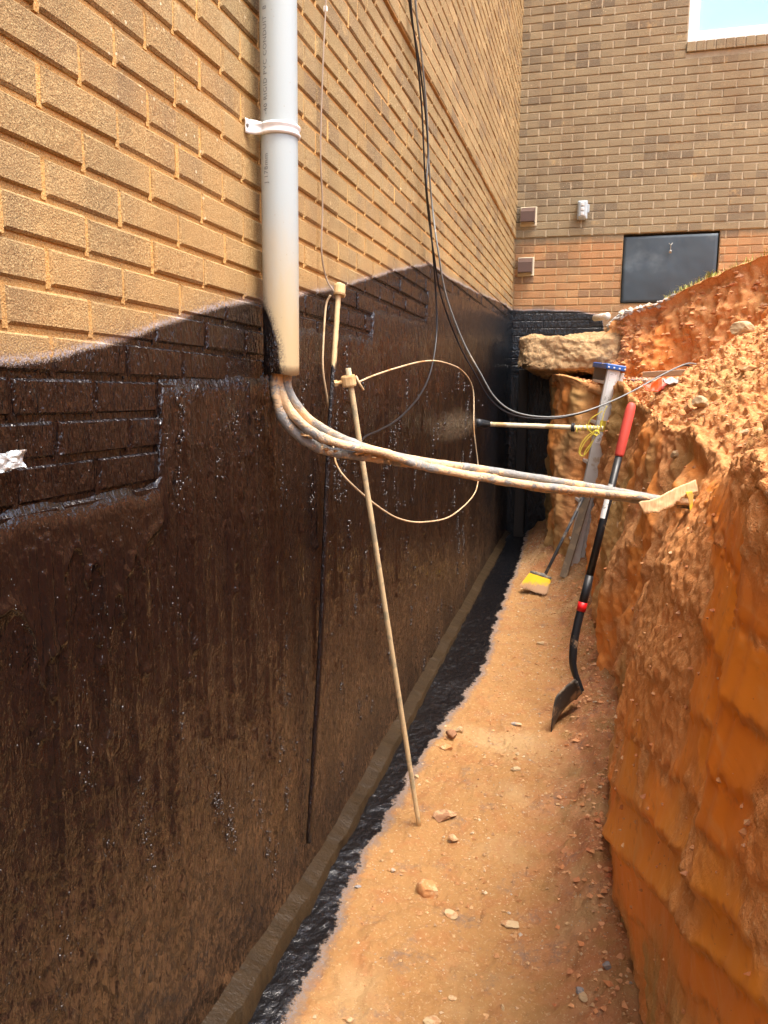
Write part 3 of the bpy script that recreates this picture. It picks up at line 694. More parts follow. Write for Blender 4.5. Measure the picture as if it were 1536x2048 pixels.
M_BROWN = plain('brown_vent', (.10, .062, .05), .45); M_CAULK = plain('caulk', (.62, .55, .40), .8, bumpsc=90)
def vent(cx, cz, label, up_):
    v = empty('vent_hood', (cx, YF, cz), label, 'vent', 'brown vent hoods on the far wall')
    y = YF-(.013 if cz > ZL else 0); w_, h_ = .062, .075
    mb = MB(); V = []
    pr = [(0, h_), (-.035, h_), (-.105, h_-.045), (-.105, -h_+.02), (-.098, -h_+.012)]
    # sloping hood: side profiles and skin
    for sx in (-1, 1):
        for (dy, dz) in pr: V.append((cx+sx*w_, y+dy, cz+dz))
    n_ = len(pr); Fc = [(i, i+1, i+1+n_, i+n_) for i in range(n_-1)]
    Fc += [tuple(range(n_))+(2*n_, ), tuple(range(n_, 2*n_))+(2*n_+1, )]; V += [(cx-w_, y, cz-h_+.012), (cx+w_, y, cz-h_+.012)]
    mb.add(V, Fc); mb.build('hood', M_BROWN, v)
    MB().box((cx-w_+.01, y-.085, cz-h_+.016), (cx+w_-.01, y-.08, cz+h_-.06)).build('flap', plain('flap', (.025, .018, .015), .6), v)
    MB().box((cx-w_-.012, y-.012, cz-h_-.006), (cx+w_+.014, y+.004, cz+h_+.012), bev=.004).build('base_plate', M_CAULK if up_ else M_BROWN, v)
vent(.118, 1.625, 'upper brown vent hood beside the corner, pale sealant round it', True)
vent(.108, 1.185, 'lower brown vent hood beside the corner, down in the orange bricks', True)
ob = empty('outlet_box', (.60, YF, 1.65), 'small white weatherproof outlet box on the upper far wall', 'outlet box')
M_OUT = plain('outlet_plastic', (.40, .46, .50), .3)
yb = YF-.013
MB().box((.553, yb-.055, 1.575), (.640, yb, 1.735), bev=.008).build('body', M_OUT, ob)
MB().box((.56, yb-.085, 1.585), (.634, yb-.056, 1.725), bev=.012).build('cover', M_OUT, ob)
mb = MB()
for zz in (1.615, 1.655, 1.695): mb.box((.583, yb-.094, zz-.014), (.612, yb-.086, zz+.014), bev=.004)
mb.build('socket', plain('socket_face', (.62, .64, .65), .4), ob)
MB().box((.636, yb-.05, 1.63), (.656, yb-.02, 1.70), bev=.004).build('hinge', M_OUT, ob)

# ------------------------------------------------------------------ conduit pipe with strap and print
PC = np.array([.062, 1.884]); PR = .0445; PZ0 = .049
def pipem():
    m = MT('pvc_pipe'); x = m.sep(); z = x[2]; v = (PC[0]-CAM[0], PC[1]-CAM[1]); L = math.hypot(*v); rx, ry = -(-v[1])/L, -v[0]/L
    t = m.ma('ADD', m.ma('MULTIPLY', m.ma('SUBTRACT', x[0], float(PC[0])), rx/PR), m.ma('MULTIPLY', m.ma('SUBTRACT', x[1], float(PC[1])), ry/PR))
    b = m.curve(z, [(-.2, -.02), (.05, -.05), (.11, -.12), (.155, -.38), (.20, -.75), (.235, -1.1), (.5, -1.5), (1.5, -1.6)], -.2, 1.5)
    d = m.ma('SUBTRACT', m.ma('ADD', b, m.ma('MULTIPLY', m.ma('SUBTRACT', m.noise(60, 3), .5), .25)), t)
    dirt = m.ma('ADD', m.rng(z, .0, .55, .62, -.1, smooth=False), m.ma('MULTIPLY', m.noise(9, 5, .65, stretch=(1, 1, .3)), .55))
    c = m.mix(m.rng(dirt, .28, .85), (.37, .425, .43), (.48, .37, .20)); c = m.mix(m.rng(m.vor(55)[0], .03, .09, .55, 0.), c, (.28, .18, .10))
    A = m.bsdf(c, m.rng(dirt, .3, .8, .35, .75), m.bump(m.noise(200, 2), .1))
    fr = m.ma('MULTIPLY', m.rng(d, -.45, -.02, 0., .8), m.rng(m.noise(350, 2), .40, .60)); A = m.mixsh(fr, A, m.bsdf((.05, .045, .045), .6))
    return m.done(m.mixsh(m.rng(d, -.10, .10), A, m.bitumen(fine=220))), (rx, ry)
M_PIPE, (RX, RY) = pipem()
pipe = empty('conduit_pipe', (PC[0], PC[1], PZ0), 'grey white plastic conduit pipe standing on the wall, blackened at its lower left', 'pipe')
mb = MB(); n = 64; V = []; Fc = []
zs = np.linspace(PZ0, 2.2, 90)
for z in zs:
    for k in range(n): a = 2*math.pi*k/n; V.append((PC[0]+PR*math.cos(a), PC[1]+PR*math.sin(a), z+(.002*math.sin(3*a) if z == zs[0] else 0)))
nz = len(zs); Fc = [(i*n+k, i*n+(k+1) % n, (i+1)*n+(k+1) % n, (i+1)*n+k) for i in range(nz-1) for k in range(n)]
b0 = len(V)
for z in (PZ0, PZ0+.25):
    for k in range(n): a = 2*math.pi*k/n; V.append((PC[0]+(PR-.005)*math.cos(a), PC[1]+(PR-.005)*math.sin(a), z+(.002*math.sin(3*a) if z == PZ0 else 0)))
Fc += [(k, b0+k, b0+(k+1) % n, (k+1) % n) for k in range(n)]+[(b0+k, b0+n+k, b0+n+(k+1) % n, b0+(k+1) % n) for k in range(n)]
mb.add(V, Fc); mb.build('tube', M_PIPE, pipe, True)
# strap: a ribbed band bent round the pipe, ears on the wall
strap = empty('pipe_strap', (0, PC[1], .626), 'white two hole strap holding the conduit pipe to the bricks', 'strap'); M_STR = plain('white_strap', (.84, .85, .84), .35)
prof = [(-.014, .001), (-.011, .0045), (-.007, .005), (-.004, .0018), (.004, .0018), (.007, .005), (.011, .0045), (.014, .001)]
path = []; 
for yy in np.linspace(-.115, -.055, 6): path.append((.004+.012*sst(-.075, -.055, yy)*0, PC[1]+yy, (-1, 0)))
P2 = [(.005, PC[1]-.070), (.008, PC[1]-.056), (.020, PC[1]-.048)]+[(PC[0]+(PR+.001)*math.cos(a), PC[1]+(PR+.001)*math.sin(a)) for a in np.linspace(math.radians(-128), math.radians(128), 34)]+[(.020, PC[1]+.048), (.008, PC[1]+.056), (.005, PC[1]+.070)]
P2 = np.array(P2); T = np.gradient(P2, axis=0); T /= np.linalg.norm(T, axis=1)[:, None]; No = np.stack([T[:, 1], -T[:, 0]], 1)
V = []; tilt = lambda i: .626+(.010 if i < 2 else 0)
for side in (1, 0):
    for i in range(len(P2)):
        ear = i < 3 or i > len(P2)-4
        for (dz, h) in prof:
            hh = (h*(.4 if ear else 1)+.001) if side else -.0005
            V.append((P2[i][0]+No[i][0]*hh, P2[i][1]+No[i][1]*hh, .626+dz*(1.15 if ear else 1)))
m_ = len(prof); q = len(P2)
Fc = [(i*m_+j, i*m_+j+1, (i+1)*m_+j+1, (i+1)*m_+j) for i in range(q-1) for j in range(m_-1)]
Fc += [(q*m_+i*m_+j, q*m_+(i+1)*m_+j, q*m_+(i+1)*m_+j+1, q*m_+i*m_+j+1) for i in range(q-1) for j in range(m_-1)]
for j in (0, m_-1): Fc += [(i*m_+j, (i+1)*m_+j, q*m_+(i+1)*m_+j, q*m_+i*m_+j) for i in range(q-1)]
for i in (0, q-1): Fc += [(i*m_+j, i*m_+j+1, q*m_+i*m_+j+1, q*m_+i*m_+j) for j in range(m_-1)]
mb = MB(); mb.add(V, Fc); mb.build('band', M_STR, strap, True)
M_SCR = plain('screw', (.25, .24, .22), .4, .7)
for yy in (-.066, .066): mb = MB(); tube(mb, [(.006, PC[1]+yy, .626), (.011, PC[1]+yy, .626)], .004, 8); mb.build('screw', M_SCR, strap)
# printed text reading up the pipe
M_INK = plain('grey_ink', (.16, .17, .18), .7)
def pipe_text(txt, z0, size):
    cu = bpy.data.curves.new('print', 'FONT'); cu.body = txt; cu.size = size; cu.space_character = 1.12; cu.extrude = 0; cu.resolution_u = 3
    to = bpy.data.objects.new('tmp', cu); COL.objects.link(to); dg = bpy.context.evaluated_depsgraph_get(); me = bpy.data.meshes.new_from_object(to.evaluated_get(dg)); bpy.data.objects.remove(to)
    ang0 = math.atan2(-.845, -.536)+math.radians(16)
    for v in me.vertices:
        s_, h = v.co.x, v.co.y; a = ang0-h/PR
        v.co = (PC[0]+(PR+.0004)*math.cos(a), PC[1]+(PR+.0004)*math.sin(a), z0+s_)
    me.name = 'lettering'; link('lettering', me, M_INK, pipe)
pipe_text('J 178mm', .50, .0175); pipe_text('-40 RIGID PVC CONDUIT  8  2', .655, .0175)

# ------------------------------------------------------------------ the conduit bundle crossing the trench
def mudcable(name, seedn, lo, hi):
    m = MT(name); n = m.noise(11, 6, .75, dist=.6); c = m.mix(m.noise(60, 3), (.14, .15, .15), (.42, .43, .41)); mud = m.mix(m.noise(50, 4), (.60, .38, .18), (.82, .63, .40))
    f = m.rng(n, lo, hi); nb = m.bump(m.ma('ADD', m.ma('MULTIPLY', f, .8), m.noise(180, 3)), .8, .003)
    x = m.sep(); bl = m.ma('MULTIPLY', m.rng(x[0], .10, .03), m.rng(x[2], .045, .06))
    sh = m.mixsh(f, m.bsdf(c, .38, nb), m.bsdf(mud, .92, nb)); k = m.rng(m.ma('ADD', x[0], m.ma('MULTIPLY', m.noise(40, 2), .02)), .070, .050)
    return m.done(m.mixsh(k, sh, m.bitumen(fine=220)))
M_CAB1, M_CAB2 = mudcable('muddy_conduit', 1, .47, .58), mudcable('muddier_conduit', 2, .41, .52)
pn_ = np.array([1.02, -1.01, 0.]); p0_ = np.array([.06, 1.88, 0])
def bp(x, y, off=0): return hitplane(x, y, p0_+pn_/np.linalg.norm(pn_)*off, pn_)
bun = empty('conduit_bundle', (.5, 2.3, -.25), 'three muddy conduits drooping from the pipe across the trench to the clay bank', 'conduits')
def bundle(name, pix, r, mat, lump, start, sd, off):
    P = [np.array(start)+np.array([0, 0, .18]), np.array(start)+np.array([0, 0, .04])]+[bp(x, y, off*min(1, max(0, (x-560)/80))) for x, y in pix]
    mb = MB(); tube(mb, spline(P, 14), r, 16, lump=lump, lsc=34, seed=sd); return mb.build(name, mat, bun, True)
bundle('conduit', [(574, 768), (592, 808), (628, 846), (700, 884), (775, 908), (860, 925), (960, 938), (1080, 957), (1200, 976), (1335, 1000), (1420, 1008)], .0115, M_CAB1, .003, (.083, 1.893, .05), 1, 0.0)
bundle('conduit', [(558, 768), (580, 820), (628, 866), (690, 890), (760, 903), (840, 930), (950, 952), (1080, 972), (1200, 985), (1335, 1000), (1420, 1010)], .0112, M_CAB2, .004, (.060, 1.880, .05), 2, .022)
bundle('conduit', [(549, 770), (562, 828), (600, 874), (655, 902), (740, 915), (850, 931), (960, 954), (1080, 975), (1200, 990), (1335, 1006), (1420, 1016)], .0120, M_CAB1, .006, (.040, 1.872, .05), 3, -.018)
# mud caked on the sagging middle
mb = MB()
for k in range(38):
    x = random.uniform(590, 1150); y = np.interp(x, [560, 600, 655, 740, 850, 960, 1150], [830, 868, 893, 910, 930, 950, 982])+random.uniform(-4, 8)
    c = bp(x, y, random.uniform(-.012, .02)); r = random.uniform(.004, .0095); V = []
    for i, (a, b, c_) in enumerate([(1, 0, 0), (-1, 0, 0), (0, 1, 0), (0, -1, 0), (0, 0, 1), (0, 0, -1)]): s_ = random.uniform(.7, 1.4); V.append(c+np.array([a*1.6, b*1.2, c_*.8])*r*s_)
    mb.add(V, [(0, 2, 4), (2, 1, 4), (1, 3, 4), (3, 0, 4), (2, 0, 5), (1, 2, 5), (3, 1, 5), (0, 3, 5)])
M_MUD = plain('dry_mud', (.66, .42, .20), .95, dirt=(.5, .25, .1), bumpsc=160, st=.8)
mo = mb.build('mud_crust', M_MUD, bun); mo['kind'] = 'stuff'

# frayed cloth wrap and yellow tape where the bundle meets the bank
def ribbon(name, mat, A, B, parent=None, label=None, cat=None, wav=.006, sd=0, th=.003, fray=0):
    A = spline(A, 12); B = spline(B, 12); n_ = len(A); t = np.linspace(0, 1, 12); P = A[:, None]*(1-t)[None, :, None]+B[:, None]*t[None, :, None]
    Pf = P.reshape(-1, 3); d = fbm(Pf, 35, 3, sd)*wav; Pf = Pf+np.array([-.4, -.8, .3])*d[:, None]
    Pf = Pf.reshape(n_, 12, 3)
    if fray:
        ff = _h(np.arange(n_), np.arange(n_)*0, np.arange(n_)*0, sd)[:, None]*fray
        Pf[:, -1] += (Pf[:, -1]-Pf[:, -2])*ff*3
    o = link(name, npmesh(name, Pf.reshape(-1, 3), gridq(n_, 12)), mat, parent)
    s_ = o.modifiers.new('t', 'SOLIDIFY'); s_.thickness = th
    if label: tag(o, label, cat)
    return o
mw = MT('muddy_cloth'); nn = mw.noise(60, 4, .7, stretch=(1, 1, .2)); M_CLOTH = mw.done(mw.bsdf(mw.mix(nn, (.50, .30, .12), (.85, .68, .42)), .9, mw.bump(nn, .9, .004)))
cw = lambda x, y, o_=.04: bp(x, y, o_)
ribbon('cloth_wrap', M_CLOTH, [cw(1277, 1004), cw(1305, 1000), cw(1335, 985), cw(1360, 972), cw(1392, 960)], [cw(1287, 1024), cw(1322, 1020), cw(1352, 1004), cw(1372, 990), cw(1396, 982)], None,
       'muddy cream cloth strip wrapped round the conduits where they meet the bank', 'cloth', sd=4, wav=.010, fray=1.0)
ribbon('yellow_tape', plain('yellow_tape', (.80, .60, .06), .5, dirt=(.6, .35, .1)), [cw(1371, 984, .05), cw(1377, 1000, .05), cw(1380, 1030, .05)], [cw(1384, 982, .05), cw(1386, 1000, .05), cw(1384, 1028, .05)], None,
       'short end of yellow tape hanging below the cloth strip on the bank', 'tape', th=.001, wav=.003)

# ------------------------------------------------------------------ ground rods, clamps, wires
def rodm(name, ztop):
    m = MT(name); x = m.sep(); n = m.noise(25, 4, .6, stretch=(1, 1, .2)); c = m.mix(m.noise(70, 3), (.50, .34, .16), (.76, .58, .33))
    d = m.ma('ADD', m.rng(x[2], -.12, .42, 1., .18, smooth=False), m.ma('MULTIPLY', m.ma('SUBTRACT', n, .5), 1.2))
    return m.done(m.mixsh(m.rng(d, .60, .72), m.bsdf(c, .7, m.bump(m.noise(150, 3), .4)), m.bitumen(fine=260)))
M_ROD1 = rodm('part_blackened_rod', 0); M_ROD2 = plain('muddy_rod', (.66, .50, .28), .65, dirt=(.38, .32, .20), dsc=14, bumpsc=150)
rod1 = empty('ground_rod', (.03, 2.17, -1.4), 'thin ground rod standing flat on the black wall, its lower part black', 'rod')
p_top = hit(678, 566, 0, .03); p_mid = hit(657, 905, 0, .033); p_low = hit(640, 1300, 0, .03); p_bot = hit(617, 1685, 0, .022)
mb = MB(); tube(mb, spline([p_top, hit(667, 740, 0, .032), p_mid, p_low, p_bot], 16), .0080, 14, lump=.0015); mb.build('rod', M_ROD1, rod1, True)
rod2 = empty('ground_rod', tuple(floorpt(838, 1650)), 'muddy tan ground rod leaning across the trench floor towards the black wall', 'rod')
q_top = hitplane(697, 742, (.10, 2.3, 0), (1, .12, 0)); q_bot = floorpt(838, 1652)
mb = MB(); tube(mb, [q_top+(q_bot-q_top)*t for t in np.linspace(-.005, 1.01, 30)], .0083, 14, lump=.001); mb.build('rod', M_ROD2, rod2, True)
M_BRASS = plain('muddy_brass', (.68, .46, .22), .7, dirt=(.5, .3, .12), bumpsc=200)
def clamp(rod, c, ax, side, lab):
    """acorn clamp: a collar with a hex bolt out to one side"""
    c = np.array(c); M = frame(c, ax, side)
    cl = MB()
    prof = [(-.017, .0165), (-.012, .0185), (.012, .0185), (.017, .0165)]; n_ = 14; V = []; Fc = []
    for z, r in prof:
        for k in range(n_):
            a = 2*math.pi*k/n_; e = 1.45 if math.cos(a) > .3 else 1.0; V.append(M @ Vector((r*math.cos(a)*e, r*math.sin(a), z)))
    for i in range(3): Fc += [(i*n_+k, i*n_+(k+1) % n_, (i+1)*n_+(k+1) % n_, (i+1)*n_+k) for k in range(n_)]
    Fc += [tuple(range(n_))[::-1], tuple(range(3*n_, 4*n_))]; cl.add(V, Fc)
    co = cl.build('clamp', M_BRASS, rod)
    b = MB(); s_ = np.array(M.to_3x3() @ Vector((1, 0, 0)))
    tube(b, [c+s_*.018, c+s_*.040], .0055, 8); tube(b, [c+s_*.040, c+s_*.050], .0105, 6)
    b.build('bolt', M_BRASS, co)
clamp(rod1, hit(679, 580, 0, .034), (p_top-p_mid), (-.1, 1, -.05), '')
qc = q_top+(q_bot-q_top)*.018; clamp(rod2, qc, (q_top-q_bot), (-.85, -.5, 0), '')

M_WTAN = plain('tan_wire', (.66, .50, .30), .55, dirt=(.45, .25, .1)); M_WBLK = plain('black_cable', (.012, .013, .016), .35); M_WGRY = plain('grey_cable', (.20, .215, .21), .4, dirt=(.5, .42, .3), dlo=.55, dhi=.7)
M_WDRK = plain('dull_copper_wire', (.33, .25, .18), .5)
def wire(name, pts, r, mat, label, cat='wire', group=None, n_=10):
    mb = MB(); tube(mb, spline(pts, n_), r, 8); o = mb.build(name, mat, None, True); return tag(o, label, cat, group)
W = lambda x, y, d: hit(x, y, 0, d)
wire('ground_wire', [W(652, -60, .014), W(651, 20, .013), W(646, 120, .013), W(641, 300, .012), W(645, 410, .014), W(643, 500, .016), W(652, 555, .022), W(668, 584, .045)], .0026, M_WDRK,
     'thin copper wire hanging down the bricks to the upper rod clamp')
MB().box((-.006, -.004, -.008), (.006, .004, .008), frame(W(651, 18, .012), (0, 0, 1), (1, 0, 0)), bev=.002).build('wire_clip', M_STR).__setitem__('label', 'tiny white clip pinning the copper wire near the top of the picture')
bpy.data.objects['wire_clip']['category'] = 'clip'
wire('ground_wire', [W(661, 590, .03), W(652, 612, .016), W(647, 680, .016), W(646, 740, .016), W(655, 800, .018), W(662, 850, .022), W(668, 905, .04), W(676, 935, .06), W(700, 965, .09), W(752, 1010, .14), W(800, 1038, .18), W(850, 1044, .21), W(905, 1030, .22), W(950, 985, .22), W(956, 935, .21), W(948, 860, .19), W(946, 780, .17), W(925, 742, .15), W(885, 724, .14), W(845, 723, .13), W(790, 737, .12), W(745, 752, .11), W(718, 764, .10)], .0031, M_WTAN,
     'stiff tan wire looping wide in front of the black wall to the leaning rod clamp')
wire('wire_stub', [W(712, 752, .11), W(718, 765, .12), W(727, 780, .13)], .0035, M_WTAN, 'short bent wire stub poking down from the leaning rod clamp')
wire('cable', [W(812, -60, .03), W(822, 30, .03), W(836, 110, .03), W(848, 200, .035), W(856, 300, .04), W(853, 372, .05), W(860, 440, .045), W(867, 520, .04), W(872, 590, .04), W(873, 670, .05), W(862, 740, .06), W(840, 790, .06), W(800, 835, .05), W(760, 860, .04), W(733, 872, .03), W(715, 890, .03)], .0042, M_WBLK,
     'black cable hanging down the wall and curving left behind the conduits', 'cable', 'cables hanging down the long wall')
T1 = [(1.085, 4.25), (1.2, 4.6)]
def sagc(dx, dy): 
    ps = [(828, -60, 3.4), (832, 20, 3.4), (843, 110, 3.45), (853, 220, 3.55), (858, 330, 3.6), (864, 410, 3.65), (876, 500, 3.75), (892, 590, 3.85), (925, 680, 3.95), (960, 745, 4.0), (990, 795, 4.05), (1030, 824, 4.1), (1090, 834, 4.2), (1150, 828, 4.3), (1210, 808, 4.4), (1270, 780, 4.5), (1320, 752, 4.6), (1372, 728, 4.7), (1400, 730, 4.75)]
    out = []
    for x, y, Y in ps:
        p = atY(x+dx, y+dy, Y)
        if x < 870: p = hit(x+dx, y+dy, 0, .035)
        out.append(p)
    return out
wire('cable', sagc(0, 0), .0042, M_WGRY, 'grey cable sagging from the wall across the trench to the bank, upper strand', 'cable', 'cables hanging down the long wall')
wire('cable', sagc(-9, 4), .0040, M_WBLK, 'dark cable sagging just under the grey one across the trench', 'cable', 'cables hanging down the long wall')

# ------------------------------------------------------------------ strut pole with yellow cord
M_POLE = plain('cream_pole', (.74, .66, .46), .5, dirt=(.5, .34, .16)); M_YEL = plain('yellow_cord', (.80, .66, .08), .6); M_DKP = plain('dark_plastic', (.02, .025, .03), .4)
pa = hit(966, 848, 0, .03); pb = atY(1206, 857, 5.62); st = empty('strut_pole', tuple(pa), 'cream pole braced level between the black wall and the stepladder', 'pole')
mb = MB(); tube(mb, [pa+(pb-pa)*t for t in np.linspace(.03, 1, 16)], .0165, 14, lump=.001); mb.build('pole', M_POLE, st, True)
mb = MB(); tube(mb, [hit(954, 846, 0, .002), hit(958, 846, 0, .012), pa+(pb-pa)*.05], [.028, .030, .022], 12, lump=.003); mb.build('foot_cap', M_DKP, st, True)
mb = MB(); pm = pa+(pb-pa)*.76; ax = (pb-pa)/np.linalg.norm(pb-pa); n1 = np.cross(ax, [0, 0, 1]); n1 /= np.linalg.norm(n1); n2 = np.cross(ax, n1)
for o_ in (-.006, .006): tube(mb, [pm+ax*o_+.026*(math.cos(a)*n1+math.sin(a)*n2) for a in np.linspace(0, 2*math.pi, 17)], .006, 6, cap=False)
mb.build('ring', M_DKP, st, True)
mb = MB()
cpts = []
for k in range(70):
    t = k/69; a = t*math.pi*14; cpts.append(pa+(pb-pa)*(.79+.2*t)+(.020+.004*math.sin(k*1.7))*(math.cos(a)*n1+math.sin(a)*n2)+np.array([0, 0, -.018*max(0, math.sin(k*.9))*(t < .25)]))
tube(mb, cpts, .003, 6)
lp = lambda pix, Y: spline([atY(x, y, Y) for x, y in pix], 8)
for pix in ([(1196, 860), (1180, 868), (1164, 885), (1158, 905), (1166, 912), (1178, 898), (1188, 878), (1194, 862)], [(1198, 862), (1184, 884), (1172, 900), (1166, 912), (1160, 905), (1170, 884), (1188, 866)], [(1190, 872), (1176, 856), (1182, 838), (1196, 828), (1205, 822)], [(1196, 864), (1204, 842), (1208, 826), (1214, 812)]):
    tube(mb, lp(pix, 5.55), .0032, 6)
c_ = atY(1193, 866, 5.55)
for k in range(7): a = random.uniform(0, 6.3); tube(mb, [c_+np.array([math.cos(a)*.02, 0, math.sin(a)*.02]), c_+np.array([math.cos(a+2)*.024, -.02, math.sin(a+2)*.02]), c_+np.array([math.cos(a+4)*.02, .01, math.sin(a+4)*.02])], .0035, 6)
mb.build('cord', M_YEL, st, True)

# ------------------------------------------------------------------ stepladder
M_ALU = plain('dusty_aluminium', (.66, .66, .62), .4, .0, dirt=(.42, .33, .20), dsc=6, dlo=.58, dhi=.7); M_ALD = plain('shaded_aluminium', (.22, .21, .18), .5, .3, dirt=(.22, .15, .08)); M_BLUE = plain('blue_plastic', (.03, .12, .42), .4, dirt=(.4, .35, .28), dlo=.58, dhi=.7)  # darker aluminium: the far rail's shade is put into its colour
M_LABEL = plain('pale_label', (.80, .82, .80), .5, dirt=(.45, .45, .42), dsc=26, dlo=.56, dhi=.6)
M_LWOOD = plain('weathered_rail', (.24, .19, .13), .7, dirt=(.33, .26, .17), dsc=12, bumpsc=80)
ft = floorpt(1140, 1152)+np.array([0, 0, -.01]); tp = atY(1229, 738, 6.08)
lad = empty('stepladder', tuple(ft), 'folded aluminium stepladder with blue top cap leaning on the clay bank', 'ladder')
U = tp-ft; HL = np.linalg.norm(U); wdir = np.array([-.26, .96, 0]); M = frame(ft, U, wdir)   # local x: towards the far rail, z: up the ladder, y: thickness
if (M.to_3x3() @ Vector((0, 1, 0))).x < 0: M = frame(ft, U, -wdir); SG = -1
else: SG = 1
def lb(lo, hi, bev=0):
    a = [min(SG*lo[0], SG*hi[0]), lo[1], lo[2]]; b = [max(SG*lo[0], SG*hi[0]), hi[1], hi[2]]
    return MB().box(a, b, M, bev)
for x_ in (0, .36):                                               # two front rails, channel shaped
    mb = lb((x_, -.048, 0), (x_+.004, .048, HL)); 
    mb2 = lb((x_, -.048, 0), (x_+.026, -.044, HL)); mb.add(mb2.v, mb2.f); mb2 = lb((x_, .044, 0), (x_+.026, .048, HL)); mb.add(mb2.v, mb2.f)
    mb.build('rail', M_ALU if x_ == 0 else M_ALD, lad)
for x_ in (.02, .33): lb((x_, .056, .06), (x_+.022, .085, HL-.02), .003).build('rear_leg', M_ALU, lad)
for k in range(5):
    s_ = .28+k*.30
    if s_ < HL-.1: lb((.005, -.048, s_), (.36, .048, s_+.022), .002).build('step', M_ALU, lad)
lb((-.02, -.066, HL-.008), (.39, .078, HL+.032), .006).build('top_cap', M_BLUE, lad)
lb((-.0025, -.028, HL-.55), (-.001, .028, HL-.03)).build('sticker', M_LABEL, lad)
lb((-.004, -.024, HL-.46), (-.003, .022, HL-.38)).build('sticker', M_YEL, lad)
for x_ in (-.004, .356): lb((x_, -.042, -.004), (x_+.034, .042, .05), .004).build('foot', M_DKP, lad)
for k in range(4): lb((-.0225, -.055+k*.04, HL+.004), (-.0205, -.043+k*.04, HL+.014)).build('rivet', M_WHITE, lad)

# two old boards leaning behind the broom
for (xb, yb_, xt, yt_, Y0, Y1, w_, lab) in ((1128, 1150, 1182, 968, 5.95, 6.05, .055, 'weathered grey board leaning beside the ladder foot, the nearer one'), ):
    A = atY(xb, yb_, Y0); B = atY(xt, yt_, Y1); Mb = frame(A, B-A, (1, -.25, 0)); L_ = float(np.linalg.norm(B-A))
    o = MB().box((-w_/2, -.011, -.02), (w_/2, .011, L_), Mb, .003).build('board', M_LWOOD); tag(o, lab, 'board')

# ------------------------------------------------------------------ shovel
M_FIB = plain('black_fibreglass', (.014, .016, .019), .38, dirt=(.30, .20, .12), dsc=11, dlo=.60, dhi=.72); M_RED = plain('faded_red_grip', (.66, .085, .06), .55, dirt=(.55, .3, .2), dsc=8, dlo=.6, dhi=.8); M_REDB = plain('red_band', (.62, .01, .012), .4)
M_BLADE = plain('worn_steel', (.06, .055, .05), .45, .5, dirt=(.32, .22, .13), dsc=10, dlo=.52, dhi=.66)
tip = floorpt(1103, 1467)+np.array([0, 0, .004]); sh = empty('shovel', tuple(tip), 'long handled shovel with black shaft and red grip leaning on the bank, blade down', 'shovel')
Yb = 3.62; neck = atY(1163, 1382, Yb); b1 = atY(1148, 1340, Yb); b2 = atY(1146, 1310, Yb); b3 = atY(1152, 1262, Yb+.01); top = atY(1264, 806, 3.80)
def onsh(py): t = (1262-py)/(1262-806); return b3+(top-b3)*t
mb = MB(); tube(mb, spline([neck, b1, b2, b3, onsh(1150)], 10), np.concatenate([np.linspace(.013, .0185, 20), np.full(21, .0185)]), 16); mb.build('socket', M_FIB, sh, True)
mb = MB(); tube(mb, [onsh(1160), onsh(905)], .0172, 18); tube(mb, [onsh(1214), onsh(1150)], .0195, 18); mb.build('shaft', M_FIB, sh, True)
mb = MB(); P = [onsh(y) for y in (912, 908, 860, 822, 812, 807, 805)]; tube(mb, P, [.0185, .0215, .0225, .0225, .020, .014, .006], 18); mb.build('grip', M_RED, sh, True)
mb = MB(); tube(mb, [onsh(1222), onsh(1204)], .0215, 18); mb.build('band', M_REDB, sh, True)
mb = MB(); axs = (top-b3)/np.linalg.norm(top-b3); toC = CAM-onsh(1010); toC -= axs*(toC@axs); toC /= np.linalg.norm(toC); sd_ = np.cross(axs, toC)
V = []; A0, A1 = onsh(1036), onsh(968)
for P in (A0, A1):
    for a in np.linspace(-.3, 1.3, 8): V.append(P+.0178*(math.cos(a)*toC-math.sin(a)*sd_*-1*-1))
mb.add(V, [(i, i+1, i+9, i+8) for i in range(7)]); o = mb.build('sticker', M_LABEL, sh, True)
# blade: curved shield, seen nearly edge on
Lv = neck-tip; Ln = np.linalg.norm(Lv); Lu = Lv/Ln; vd = (tip+neck)/2-CAM; Wd = vd-Lu*(vd@Lu); Wd /= np.linalg.norm(Wd); Nd = np.cross(Lu, Wd); 
if Nd[2] < 0: Nd = -Nd
a = math.radians(-13); Wd, Nd = Wd*math.cos(a)+Nd*math.sin(a), -Wd*math.sin(a)+Nd*math.cos(a)
ns, nw = 18, 15; V = []
for i in range(ns):
    s_ = i/(ns-1); hw = .105*min(1, (s_*2.1+.02)**.55)*(1-.06*s_)
    for j in range(nw):
        t_ = -1+2*j/(nw-1); V.append(tip+Lu*(Ln*s_*.97)+Wd*hw*t_+Nd*(.030*t_*t_*min(1, s_*2)+.022*math.sin(s_*math.pi)-.01*math.exp(-(t_*4)**2)*s_))
me = npmesh('blade', np.array(V), gridq(ns, nw)); o = link('blade', me, M_BLADE, sh); s_ = o.modifiers.new('t', 'SOLIDIFY'); s_.thickness = .0035
mb = MB(); c0 = tip+Lu*Ln*.95; tube(mb, [c0-Wd*.085+Nd*.022, c0-Wd*.02+Nd*.008, c0+Wd*.02+Nd*.008, c0+Wd*.085+Nd*.022], .008, 8); mb.build('step_edge', M_BLADE, sh, True)

